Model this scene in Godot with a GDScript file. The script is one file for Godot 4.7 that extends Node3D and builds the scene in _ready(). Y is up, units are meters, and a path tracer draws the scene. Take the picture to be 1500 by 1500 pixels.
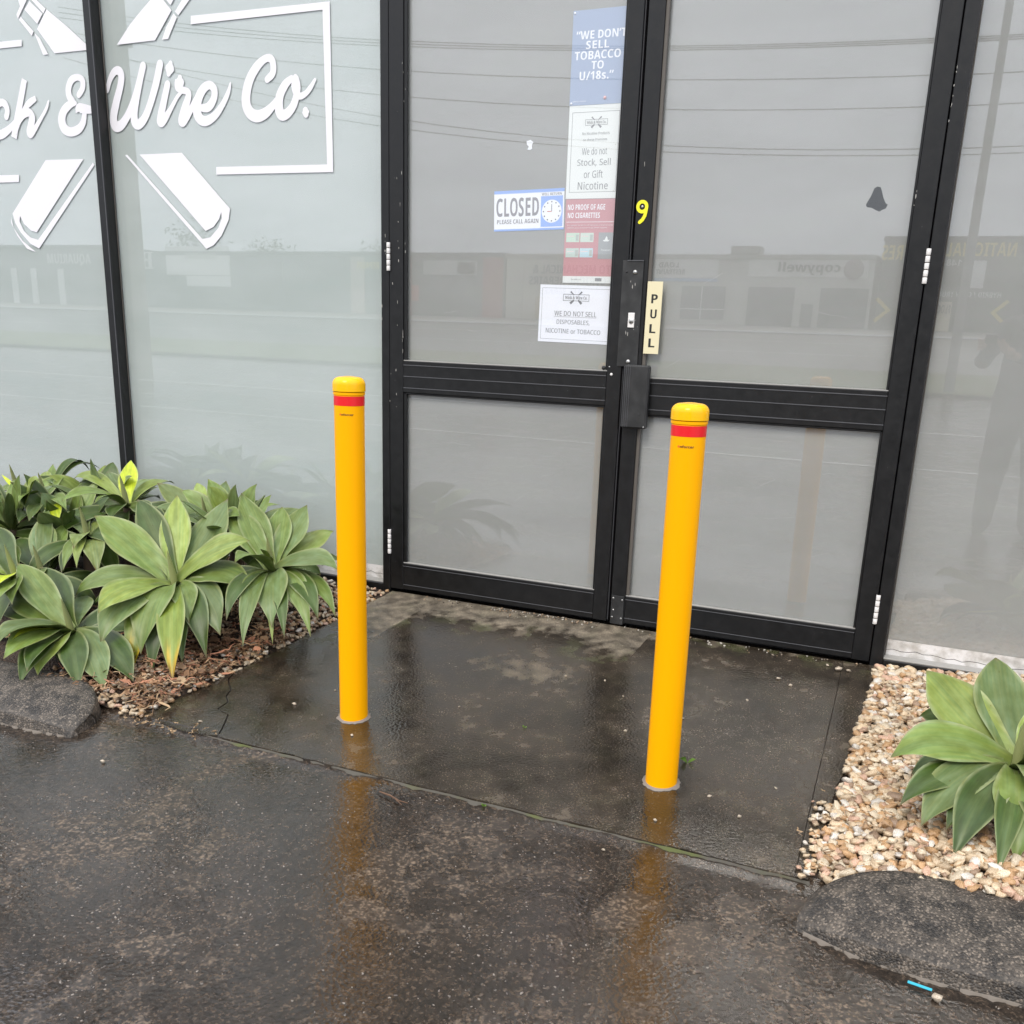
extends Node3D

# ------------------------------------------------------------------ mesh builder
class MB:
	var v := PackedVector3Array()
	var n := PackedVector3Array()
	var c := PackedColorArray()
	var uv := PackedVector2Array()
	var ix := PackedInt32Array()
	func vert(p: Vector3, nn: Vector3, col := Color.WHITE, t := Vector2.ZERO) -> int:
		v.append(p); n.append(nn); c.append(col); uv.append(t)
		return v.size() - 1
	func tri(a: int, b: int, d: int) -> void:
		var g := (v[b] - v[a]).cross(v[d] - v[a])
		if g.dot(n[a] + n[b] + n[d]) > 0.0:
			ix.append(a); ix.append(d); ix.append(b)
		else:
			ix.append(a); ix.append(b); ix.append(d)
	func quad(a: int, b: int, d: int, e: int) -> void:
		tri(a, b, d); tri(a, d, e)
	func poly(pts: Array, out: Vector3, col := Color.WHITE) -> void:
		var nn: Vector3 = (pts[1] - pts[0]).cross(pts[2] - pts[0]).normalized()
		if nn.dot(out) < 0.0: nn = -nn
		var s := []
		for p in pts: s.append(vert(p, nn, col))
		for i in range(1, pts.size() - 1): tri(s[0], s[i], s[i + 1])
	func box(a: Vector3, b: Vector3, bev := 0.0, col := Color.WHITE) -> void:
		var m := (a + b) / 2.0
		var h := (b - a) / 2.0
		h = h.abs()
		bev = minf(bev, 0.45 * minf(h.x, minf(h.y, h.z)))
		var axes := [Vector3.RIGHT, Vector3.UP, Vector3.BACK]
		for ax in 3:
			var u: Vector3 = axes[(ax + 1) % 3]
			var w: Vector3 = axes[(ax + 2) % 3]
			var hu := h[(ax + 1) % 3] - bev
			var hw := h[(ax + 2) % 3] - bev
			for s in [-1.0, 1.0]:
				var d: Vector3 = axes[ax] * s
				var f := m + d * h[ax]
				poly([f - u * hu - w * hw, f + u * hu - w * hw, f + u * hu + w * hw, f - u * hu + w * hw], d, col)
		if bev <= 0.0: return
		for ax in 3:
			var i1 := (ax + 1) % 3
			var i2 := (ax + 2) % 3
			var A: Vector3 = axes[ax] * (h[ax] - bev)
			for s1 in [-1.0, 1.0]:
				for s2 in [-1.0, 1.0]:
					var p1: Vector3 = axes[i1] * h[i1] * s1 + axes[i2] * (h[i2] - bev) * s2
					var p2: Vector3 = axes[i1] * (h[i1] - bev) * s1 + axes[i2] * h[i2] * s2
					poly([m + p1 - A, m + p1 + A, m + p2 + A, m + p2 - A], axes[i1] * s1 + axes[i2] * s2, col)
		for sx in [-1.0, 1.0]:
			for sy in [-1.0, 1.0]:
				for sz in [-1.0, 1.0]:
					var q := Vector3(sx, sy, sz)
					poly([m + q * Vector3(h.x, h.y - bev, h.z - bev), m + q * Vector3(h.x - bev, h.y, h.z - bev), m + q * Vector3(h.x - bev, h.y - bev, h.z)], q, col)
	func lathe(at: Vector3, prof: Array, seg := 24, col := Color.WHITE, axis := Vector3.UP) -> void:
		# prof: [radius, height, normal_radial, normal_axial]
		var e1 := axis.cross(Vector3.RIGHT if absf(axis.x) < 0.9 else Vector3.UP).normalized()
		var e2 := axis.cross(e1)
		var rows := []
		for p in prof:
			var r := []
			for i in seg:
				var a := TAU * i / seg
				var d := e1 * cos(a) + e2 * sin(a)
				r.append(vert(at + d * p[0] + axis * p[1], (d * p[2] + axis * p[3]).normalized(), col, Vector2(float(i) / seg, p[1])))
			rows.append(r)
		for k in rows.size() - 1:
			for i in seg:
				var j := (i + 1) % seg
				quad(rows[k][i], rows[k][j], rows[k + 1][j], rows[k + 1][i])
	func tube(path: Array, rad: Array, seg := 8, col := Color.WHITE, caps := true) -> void:
		var rows := []
		for k in path.size():
			var t: Vector3 = (path[mini(k + 1, path.size() - 1)] - path[maxi(k - 1, 0)]).normalized()
			var e1 := t.cross(Vector3.RIGHT if absf(t.x) < 0.8 else Vector3.UP).normalized()
			var e2 := t.cross(e1)
			var r := []
			for i in seg:
				var a := TAU * i / seg
				var d := e1 * cos(a) + e2 * sin(a)
				r.append(vert(path[k] + d * rad[k], d, col))
			rows.append(r)
			if caps and (k == 0 or k == path.size() - 1):
				var nn := -t if k == 0 else t
				var cc := vert(path[k], nn, col)
				var rr := []
				for i in seg: rr.append(vert(v[r[i]], nn, col))
				for i in seg: tri(cc, rr[i], rr[(i + 1) % seg])
		for k in rows.size() - 1:
			for i in seg:
				var j := (i + 1) % seg
				quad(rows[k][i], rows[k][j], rows[k + 1][j], rows[k + 1][i])
	func flat_shape(p2: PackedVector2Array, z: float, th: float, col := Color.WHITE) -> void:
		# polygon in x,y, front at z, thickness th
		var t := Geometry2D.triangulate_polygon(p2)
		var f := []
		for p in p2: f.append(vert(Vector3(p.x, p.y, z), Vector3.BACK, col))
		for i in range(0, t.size(), 3): tri(f[t[i]], f[t[i + 1]], f[t[i + 2]])
		if th <= 0.0: return
		var area := 0.0
		for i in p2.size():
			var a := p2[i]
			var b := p2[(i + 1) % p2.size()]
			area += a.cross(b)
		var sg := 1.0 if area > 0.0 else -1.0
		for i in p2.size():
			var a := p2[i]
			var b := p2[(i + 1) % p2.size()]
			var e := (b - a).normalized()
			poly([Vector3(a.x, a.y, z), Vector3(b.x, b.y, z), Vector3(b.x, b.y, z - th), Vector3(a.x, a.y, z - th)], Vector3(e.y, -e.x, 0) * sg, col)
	func mesh() -> ArrayMesh:
		var arr := []
		arr.resize(Mesh.ARRAY_MAX)
		arr[Mesh.ARRAY_VERTEX] = v
		arr[Mesh.ARRAY_NORMAL] = n
		arr[Mesh.ARRAY_COLOR] = c
		arr[Mesh.ARRAY_TEX_UV] = uv
		arr[Mesh.ARRAY_INDEX] = ix
		var am := ArrayMesh.new()
		am.add_surface_from_arrays(Mesh.PRIMITIVE_TRIANGLES, arr)
		return am

# ------------------------------------------------------------------ helpers
var rng := RandomNumberGenerator.new()
var M := {}
var used := {}
const SLOPE := 0.087
const ZG := -0.054

func numbered(called: String) -> String:
	if not used.has(called):
		used[called] = 0
		return called
	used[called] += 1
	return "%s_%03d" % [called, used[called]]

func obj(called: String, mb, m: Material, parent: Node = self) -> MeshInstance3D:
	var o := MeshInstance3D.new()
	o.mesh = mb.mesh() if mb is MB else mb
	o.material_override = null
	if o.mesh.get_surface_count() > 0: o.set_surface_override_material(0, m)
	o.name = numbered(called) if parent == self else called
	parent.add_child(o, true)
	return o

func tag(o: Node, label: String, category: String, group := "") -> void:
	o.set_meta("label", label)
	o.set_meta("category", category)
	if group: o.set_meta("group", group)

func thing(called: String, label: String, category: String, at := Vector3.ZERO, group := "") -> Node3D:
	var o := Node3D.new()
	o.name = numbered(called)
	add_child(o)
	o.position = at
	tag(o, label, category, group)
	return o

func struct(called: String, mb, m: Material) -> MeshInstance3D:
	var o := obj(called, mb, m)
	o.set_meta("kind", "structure")
	return o

func bx(called: String, a: Vector3, b: Vector3, bev: float, m: Material, parent: Node = self) -> MeshInstance3D:
	var k := MB.new()
	k.box(a, b, bev)
	return obj(called, k, m, parent)

func mat(col: Color, rough := 0.6, metal := 0.0, spec := 0.5) -> StandardMaterial3D:
	# col is a linear base colour
	var m := StandardMaterial3D.new()
	m.albedo_color = col.linear_to_srgb()
	m.roughness = rough
	m.metallic = metal
	m.metallic_specular = spec
	return m

func vmat(rough := 0.6, spec := 0.5) -> StandardMaterial3D:
	var m := mat(Color.WHITE, rough, 0.0, spec)
	m.vertex_color_use_as_albedo = true
	return m

func noise(sd: int, freq: float, oct := 4, kind := FastNoiseLite.TYPE_SIMPLEX_SMOOTH) -> FastNoiseLite:
	var f := FastNoiseLite.new()
	f.seed = sd
	f.noise_type = kind
	f.frequency = freq
	f.fractal_octaves = oct
	f.fractal_type = FastNoiseLite.FRACTAL_FBM if oct > 1 else FastNoiseLite.FRACTAL_NONE
	return f

func nbytes(f: FastNoiseLite, w: int, h: int) -> PackedByteArray:
	var im := f.get_image(w, h, false, false, true)
	im.convert(Image.FORMAT_L8)
	return im.get_data()

func seamless(sd: int, freq: float, size := 512, oct := 4, lo := Color.BLACK, hi := Color.WHITE, mid := 0.5) -> ImageTexture:
	var im := noise(sd, freq, oct).get_seamless_image(size, size, false, false, 0.1, true)
	im.convert(Image.FORMAT_L8)
	var d := im.get_data()
	var o := PackedByteArray()
	o.resize(size * size * 3)
	for i in size * size:
		var t := clampf((d[i] / 255.0 - mid) * 1.6 + 0.5, 0.0, 1.0)
		o[i * 3] = int(255.0 * lerpf(lo.r, hi.r, t))
		o[i * 3 + 1] = int(255.0 * lerpf(lo.g, hi.g, t))
		o[i * 3 + 2] = int(255.0 * lerpf(lo.b, hi.b, t))
	return ImageTexture.create_from_image(Image.create_from_data(size, size, false, Image.FORMAT_RGB8, o))

func tri_tex(m: StandardMaterial3D, t: Texture2D, per_metre: float) -> void:
	m.albedo_texture = t
	m.uv1_triplanar = true
	m.uv1_world_triplanar = true
	m.uv1_scale = Vector3.ONE * per_metre

func bump(m: StandardMaterial3D, t: Texture2D, cm: float) -> void:
	m.heightmap_enabled = true
	m.heightmap_texture = t
	m.heightmap_scale = cm

var font_bold: FontVariation
var font_reg: FontVariation
var font_serif: SystemFont

func text_mesh(s: String, w: float, h: float, font: Font, depth := 0.0003) -> ArrayMesh:
	# lettering w wide and h high, centred on the origin
	var tm := TextMesh.new()
	tm.text = s
	tm.font = font
	tm.font_size = 64
	tm.pixel_size = 0.01
	tm.depth = 0.01
	tm.curve_step = 2.0
	var arr := tm.get_mesh_arrays()
	var vv: PackedVector3Array = arr[Mesh.ARRAY_VERTEX]
	var lo := Vector3.INF
	var hi := -Vector3.INF
	for p in vv:
		lo = lo.min(p); hi = hi.max(p)
	var c := (lo + hi) / 2.0
	var sc := Vector3(w / (hi.x - lo.x), h / (hi.y - lo.y), depth / maxf(hi.z - lo.z, 1e-6))
	for i in vv.size(): vv[i] = (vv[i] - c) * sc
	arr[Mesh.ARRAY_VERTEX] = vv
	arr[Mesh.ARRAY_TANGENT] = null
	var am := ArrayMesh.new()
	am.add_surface_from_arrays(Mesh.PRIMITIVE_TRIANGLES, arr)
	return am

func letters(s: String, at: Vector3, w: float, h: float, font: Font, m: Material, parent: Node, tilt := 0.0, called := "lettering") -> MeshInstance3D:
	var o := obj(called, text_mesh(s, w, h, font), m, parent)
	o.position = at
	o.rotation.z = tilt
	return o

func gy(z: float) -> float:
	# height of the paved ground at distance z from the shopfront
	if z <= 1.42: return -SLOPE * z
	if z <= 12.0: return -0.1335 - 0.02 * (z - 1.42)
	if z <= 52.0: return -0.345 + 0.045 * (z - 12.0)
	return 1.455

# ------------------------------------------------------------------ tables measured from the place
const STROKES := [["c", [[[-4.3713, 1.9989, 0.015], [-4.3606, 2.0262, 0.015], [-4.3743, 2.054, 0.0165], [-4.4075, 2.0578, 0.0166], [-4.4461, 2.0303, 0.0199], [-4.4705, 1.9879, 0.022], [-4.4615, 1.9405, 0.0221], [-4.4251, 1.9239, 0.0208], [-4.3791, 1.9371, 0.0179], [-4.3314, 1.9631, 0.0134], [-4.298, 1.9925, 0.0086]]]], ["k", [[[-4.2302, 2.147, 0.0168], [-4.2643, 2.0703, 0.0178], [-4.2984, 1.9956, 0.0184], [-4.3357, 1.9067, 0.0186]], [[-4.2606, 2.0183, 0.0078], [-4.2161, 2.0472, 0.0154], [-4.1689, 2.066, 0.0115]], [[-4.2668, 2.0094, 0.0175], [-4.2241, 2.0105, 0.0174], [-4.204, 1.9882, 0.0186], [-4.2156, 1.9581, 0.0194], [-4.2306, 1.931, 0.0179], [-4.2252, 1.9169, 0.0164], [-4.1978, 1.9358, 0.0136], [-4.1492, 1.9796, 0.0092], [-4.1085, 2.0201, 0.0084], [-4.0905, 2.0493, 0.0053]], [[-4.3197, 1.9316, 0.0118], [-4.2933, 1.9676, 0.0106], [-4.2597, 1.9938, 0.0105], [-4.225, 2.0044, 0.0116]]]], ["&", [[[-3.9017, 2.0656, 0.0133], [-3.8754, 2.0912, 0.0146], [-3.8722, 2.1231, 0.0146], [-3.9005, 2.1364, 0.0132], [-3.9381, 2.127, 0.0162], [-3.9602, 2.0959, 0.017], [-3.96, 2.0634, 0.0171], [-3.9398, 2.0401, 0.0156], [-3.925, 2.0334, 0.0082]], [[-3.9252, 2.0325, 0.0082], [-3.964, 2.0274, 0.0171], [-4.0025, 2.003, 0.0203], [-4.0191, 1.9677, 0.0227], [-4.0066, 1.9324, 0.0227], [-3.9696, 1.9173, 0.0196], [-3.9211, 1.9259, 0.0187], [-3.8886, 1.9529, 0.0163], [-3.8748, 1.991, 0.0133]], [[-3.9254, 1.9963, 0.0037], [-3.9086, 2.0119, 0.0185], [-3.8771, 2.0082, 0.0199], [-3.8381, 2.0019, 0.0165]]]], ["W", [[[-3.7291, 2.0748, 0.0113], [-3.7073, 2.1171, 0.0131], [-3.6789, 2.1447, 0.0158], [-3.6525, 2.1469, 0.0176], [-3.6406, 2.1244, 0.0176], [-3.6523, 2.0838, 0.0177], [-3.6812, 2.0247, 0.0197], [-3.7044, 1.9646, 0.0209], [-3.6975, 1.9304, 0.0228], [-3.6664, 1.9306, 0.0208], [-3.6295, 1.9593, 0.0178], [-3.5913, 2.005, 0.0177], [-3.558, 2.0598, 0.0175], [-3.5302, 2.1179, 0.0173], [-3.5133, 2.1568, 0.0172]], [[-3.5364, 2.0997, 0.0165], [-3.5634, 2.0338, 0.0185], [-3.5823, 1.9743, 0.0196], [-3.5803, 1.9399, 0.0215], [-3.5591, 1.9306, 0.0205], [-3.5237, 1.9545, 0.0185], [-3.4868, 2.0074, 0.0174], [-3.4456, 2.087, 0.0181], [-3.4176, 2.1577, 0.0179]]]], ["i", [[[-3.3834, 2.078, 0.0161], [-3.4075, 2.0183, 0.0172], [-3.4306, 1.9596, 0.0192], [-3.4341, 1.9335, 0.0201], [-3.4114, 1.9456, 0.0173], [-3.3703, 1.9867, 0.0108], [-3.335, 2.0256, 0.0089], [-3.3125, 2.0428, 0.008]], [[-3.3595, 2.1569, 0.0115], [-3.3632, 2.1444, 0.0222], [-3.3668, 2.1337, 0.0231], [-3.3723, 2.1195, 0.0125]]]], ["r", [[[-3.313, 2.0995, 0.0124], [-3.3151, 2.0869, 0.0248], [-3.3224, 2.0745, 0.0222], [-3.3223, 2.0635, 0.0187], [-3.3038, 2.0526, 0.0142], [-3.2757, 2.0445, 0.0142], [-3.272, 2.026, 0.016], [-3.2906, 1.9902, 0.0187], [-3.3145, 1.9431, 0.0193], [-3.3126, 1.9281, 0.0189], [-3.2888, 1.9475, 0.017], [-3.26, 1.9794, 0.0142], [-3.2311, 2.0165, 0.011]]]], ["e", [[[-3.2055, 1.9786, 0.0141], [-3.1667, 1.9804, 0.0184], [-3.1358, 2.0115, 0.0165], [-3.1323, 2.0457, 0.0165], [-3.1566, 2.0633, 0.0165], [-3.1914, 2.049, 0.0192], [-3.22, 2.0123, 0.0211], [-3.2306, 1.9688, 0.0221], [-3.2154, 1.9368, 0.0213], [-3.1808, 1.9275, 0.0194], [-3.1331, 1.9477, 0.0166], [-3.0896, 1.9874, 0.013], [-3.0592, 2.0291, 0.0103], [-3.0444, 2.0641, 0.0043]]]], ["C", [[[-2.8557, 2.067, 0.0134], [-2.8283, 2.0866, 0.0147], [-2.823, 2.1172, 0.0146], [-2.8346, 2.1414, 0.0146], [-2.8644, 2.1417, 0.0147], [-2.9039, 2.118, 0.0182], [-2.9417, 2.0763, 0.0204], [-2.9636, 2.026, 0.0219], [-2.9671, 1.9799, 0.0227], [-2.9481, 1.9471, 0.0234], [-2.9137, 1.9333, 0.0234], [-2.8736, 1.9421, 0.0212], [-2.8371, 1.9648, 0.0163], [-2.8106, 1.9892, 0.0121]]]], ["o", [[[-2.7343, 2.0641, 0.0119], [-2.7658, 2.0435, 0.0173], [-2.7944, 2.0055, 0.0194], [-2.8021, 1.9631, 0.0209], [-2.7909, 1.9339, 0.0216], [-2.7645, 1.935, 0.0195], [-2.7334, 1.9597, 0.0173], [-2.7153, 1.9928, 0.0159], [-2.7071, 2.0289, 0.0158], [-2.7117, 2.0572, 0.0145], [-2.7159, 2.0664, 0.0118]], [[-2.7154, 2.0602, 0.0138], [-2.7213, 2.0353, 0.0152], [-2.7117, 2.0081, 0.0146], [-2.6931, 1.9967, 0.0132], [-2.6662, 2.0057, 0.0112], [-2.643, 2.0254, 0.0105], [-2.6204, 2.0519, 0.0065]]]], [".", [[[-2.6706, 1.9439, 0.0132], [-2.6697, 1.9368, 0.0172], [-2.6688, 1.9296, 0.0133]]]], ["W0", [[[-4.8174, 1.9742, 0.0113], [-4.7956, 2.0165, 0.0131], [-4.7673, 2.0442, 0.0158], [-4.7409, 2.0463, 0.0176], [-4.7289, 2.0239, 0.0176], [-4.7406, 1.9832, 0.0177], [-4.7696, 1.9242, 0.0197], [-4.7927, 1.864, 0.0209], [-4.7858, 1.8298, 0.0228], [-4.7547, 1.83, 0.0208], [-4.7179, 1.8587, 0.0178], [-4.6796, 1.9045, 0.0177], [-4.6464, 1.9592, 0.0175], [-4.6186, 2.0173, 0.0173], [-4.6016, 2.0562, 0.0172]], [[-4.6248, 1.9991, 0.0165], [-4.6518, 1.9332, 0.0185], [-4.6707, 1.8737, 0.0196], [-4.6687, 1.8393, 0.0215], [-4.6475, 1.83, 0.0205], [-4.612, 1.8539, 0.0185], [-4.5751, 1.9068, 0.0174], [-4.534, 1.9865, 0.0181], [-4.506, 2.0571, 0.0179]]]], ["i0", [[[-4.4718, 1.9774, 0.0161], [-4.4959, 1.9177, 0.0172], [-4.519, 1.8591, 0.0192], [-4.5225, 1.8329, 0.0201], [-4.4998, 1.8451, 0.0173], [-4.4586, 1.8861, 0.0108], [-4.4234, 1.925, 0.0089], [-4.4008, 1.9422, 0.008]], [[-4.4478, 2.0563, 0.0115], [-4.4516, 2.0438, 0.0222], [-4.4552, 2.0331, 0.0231], [-4.4607, 2.0189, 0.0125]]]]]
const SHAPES := [[[-3.2352, 2.3256], [-2.5433, 2.3205], [-2.5415, 1.7105], [-3.1433, 1.7165], [-3.1412, 1.7466], [-2.5706, 1.7398], [-2.5774, 2.2945], [-3.2376, 2.2949]], [[-4.4679, 2.311], [-4.2217, 2.3085], [-4.2258, 2.2823], [-4.4728, 2.2831]], [[-4.586, 1.7481], [-4.3283, 1.7464], [-4.3332, 1.7152], [-4.5919, 1.7148]], [[-3.4077, 2.428], [-3.3364, 2.3542], [-3.4359, 2.2497], [-3.6527, 2.2478], [-3.5707, 2.3191], [-3.5044, 2.3652]], [[-3.3264, 2.3418], [-3.3092, 2.3268], [-3.337, 2.2885], [-3.3643, 2.2497], [-3.3981, 2.2496], [-3.3716, 2.2936]], [[-3.2082, 2.45], [-3.1578, 2.4551], [-3.2387, 2.3836], [-3.3014, 2.3327], [-3.3185, 2.3477], [-3.2785, 2.3869]], [[-3.3727, 2.4049], [-3.2977, 2.4184], [-3.3236, 2.3907], [-3.3399, 2.3731]], [[-4.0501, 2.4158], [-3.9435, 2.3449], [-3.8237, 2.2576], [-3.826, 2.2396], [-4.0264, 2.2402], [-4.1199, 2.3437]], [[-4.1497, 2.4562], [-4.0775, 2.4009], [-4.1152, 2.3634], [-4.1861, 2.4258]], [[-4.2141, 2.4009], [-4.1425, 2.3356], [-4.1561, 2.3191], [-4.2264, 2.3883]], [[-4.139, 2.3299], [-4.1085, 2.3059], [-4.0656, 2.2384], [-4.0971, 2.2383]], [[-4.2261, 2.4885], [-4.1455, 2.4842], [-4.2327, 2.3926], [-4.2384, 2.411], [-4.212, 2.4414]], [[-4.1665, 2.486], [-4.1375, 2.4808], [-4.0563, 2.4195], [-4.0707, 2.4014]], [[-4.1451, 1.8045], [-3.9059, 1.8018], [-4.2487, 1.4907], [-4.2849, 1.4981], [-4.3282, 1.5291], [-4.3494, 1.565], [-4.3566, 1.5401], [-4.3332, 1.4969], [-4.2948, 1.468], [-4.2452, 1.4571], [-4.2009, 1.4926], [-3.8491, 1.7854], [-3.8415, 1.7752], [-4.2437, 1.4176], [-4.2992, 1.4392], [-4.3559, 1.4899], [-4.3869, 1.5332], [-4.3983, 1.5763]], [[-4.4115, 1.5622], [-4.4012, 1.5118], [-4.3508, 1.4538], [-4.2675, 1.401], [-4.3242, 1.4161], [-4.382, 1.4756], [-4.414, 1.5335]], [[-3.568, 1.8094], [-3.3268, 1.809], [-3.0778, 1.5796], [-3.0876, 1.5349], [-3.1311, 1.4705], [-3.1779, 1.4314], [-3.2191, 1.4169], [-3.6523, 1.8089], [-3.6407, 1.8117], [-3.2384, 1.4578], [-3.1934, 1.4642], [-3.1464, 1.5031], [-3.1246, 1.5417], [-3.1264, 1.5661], [-3.1396, 1.5386], [-3.1726, 1.5065], [-3.2181, 1.4905]]]
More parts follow.
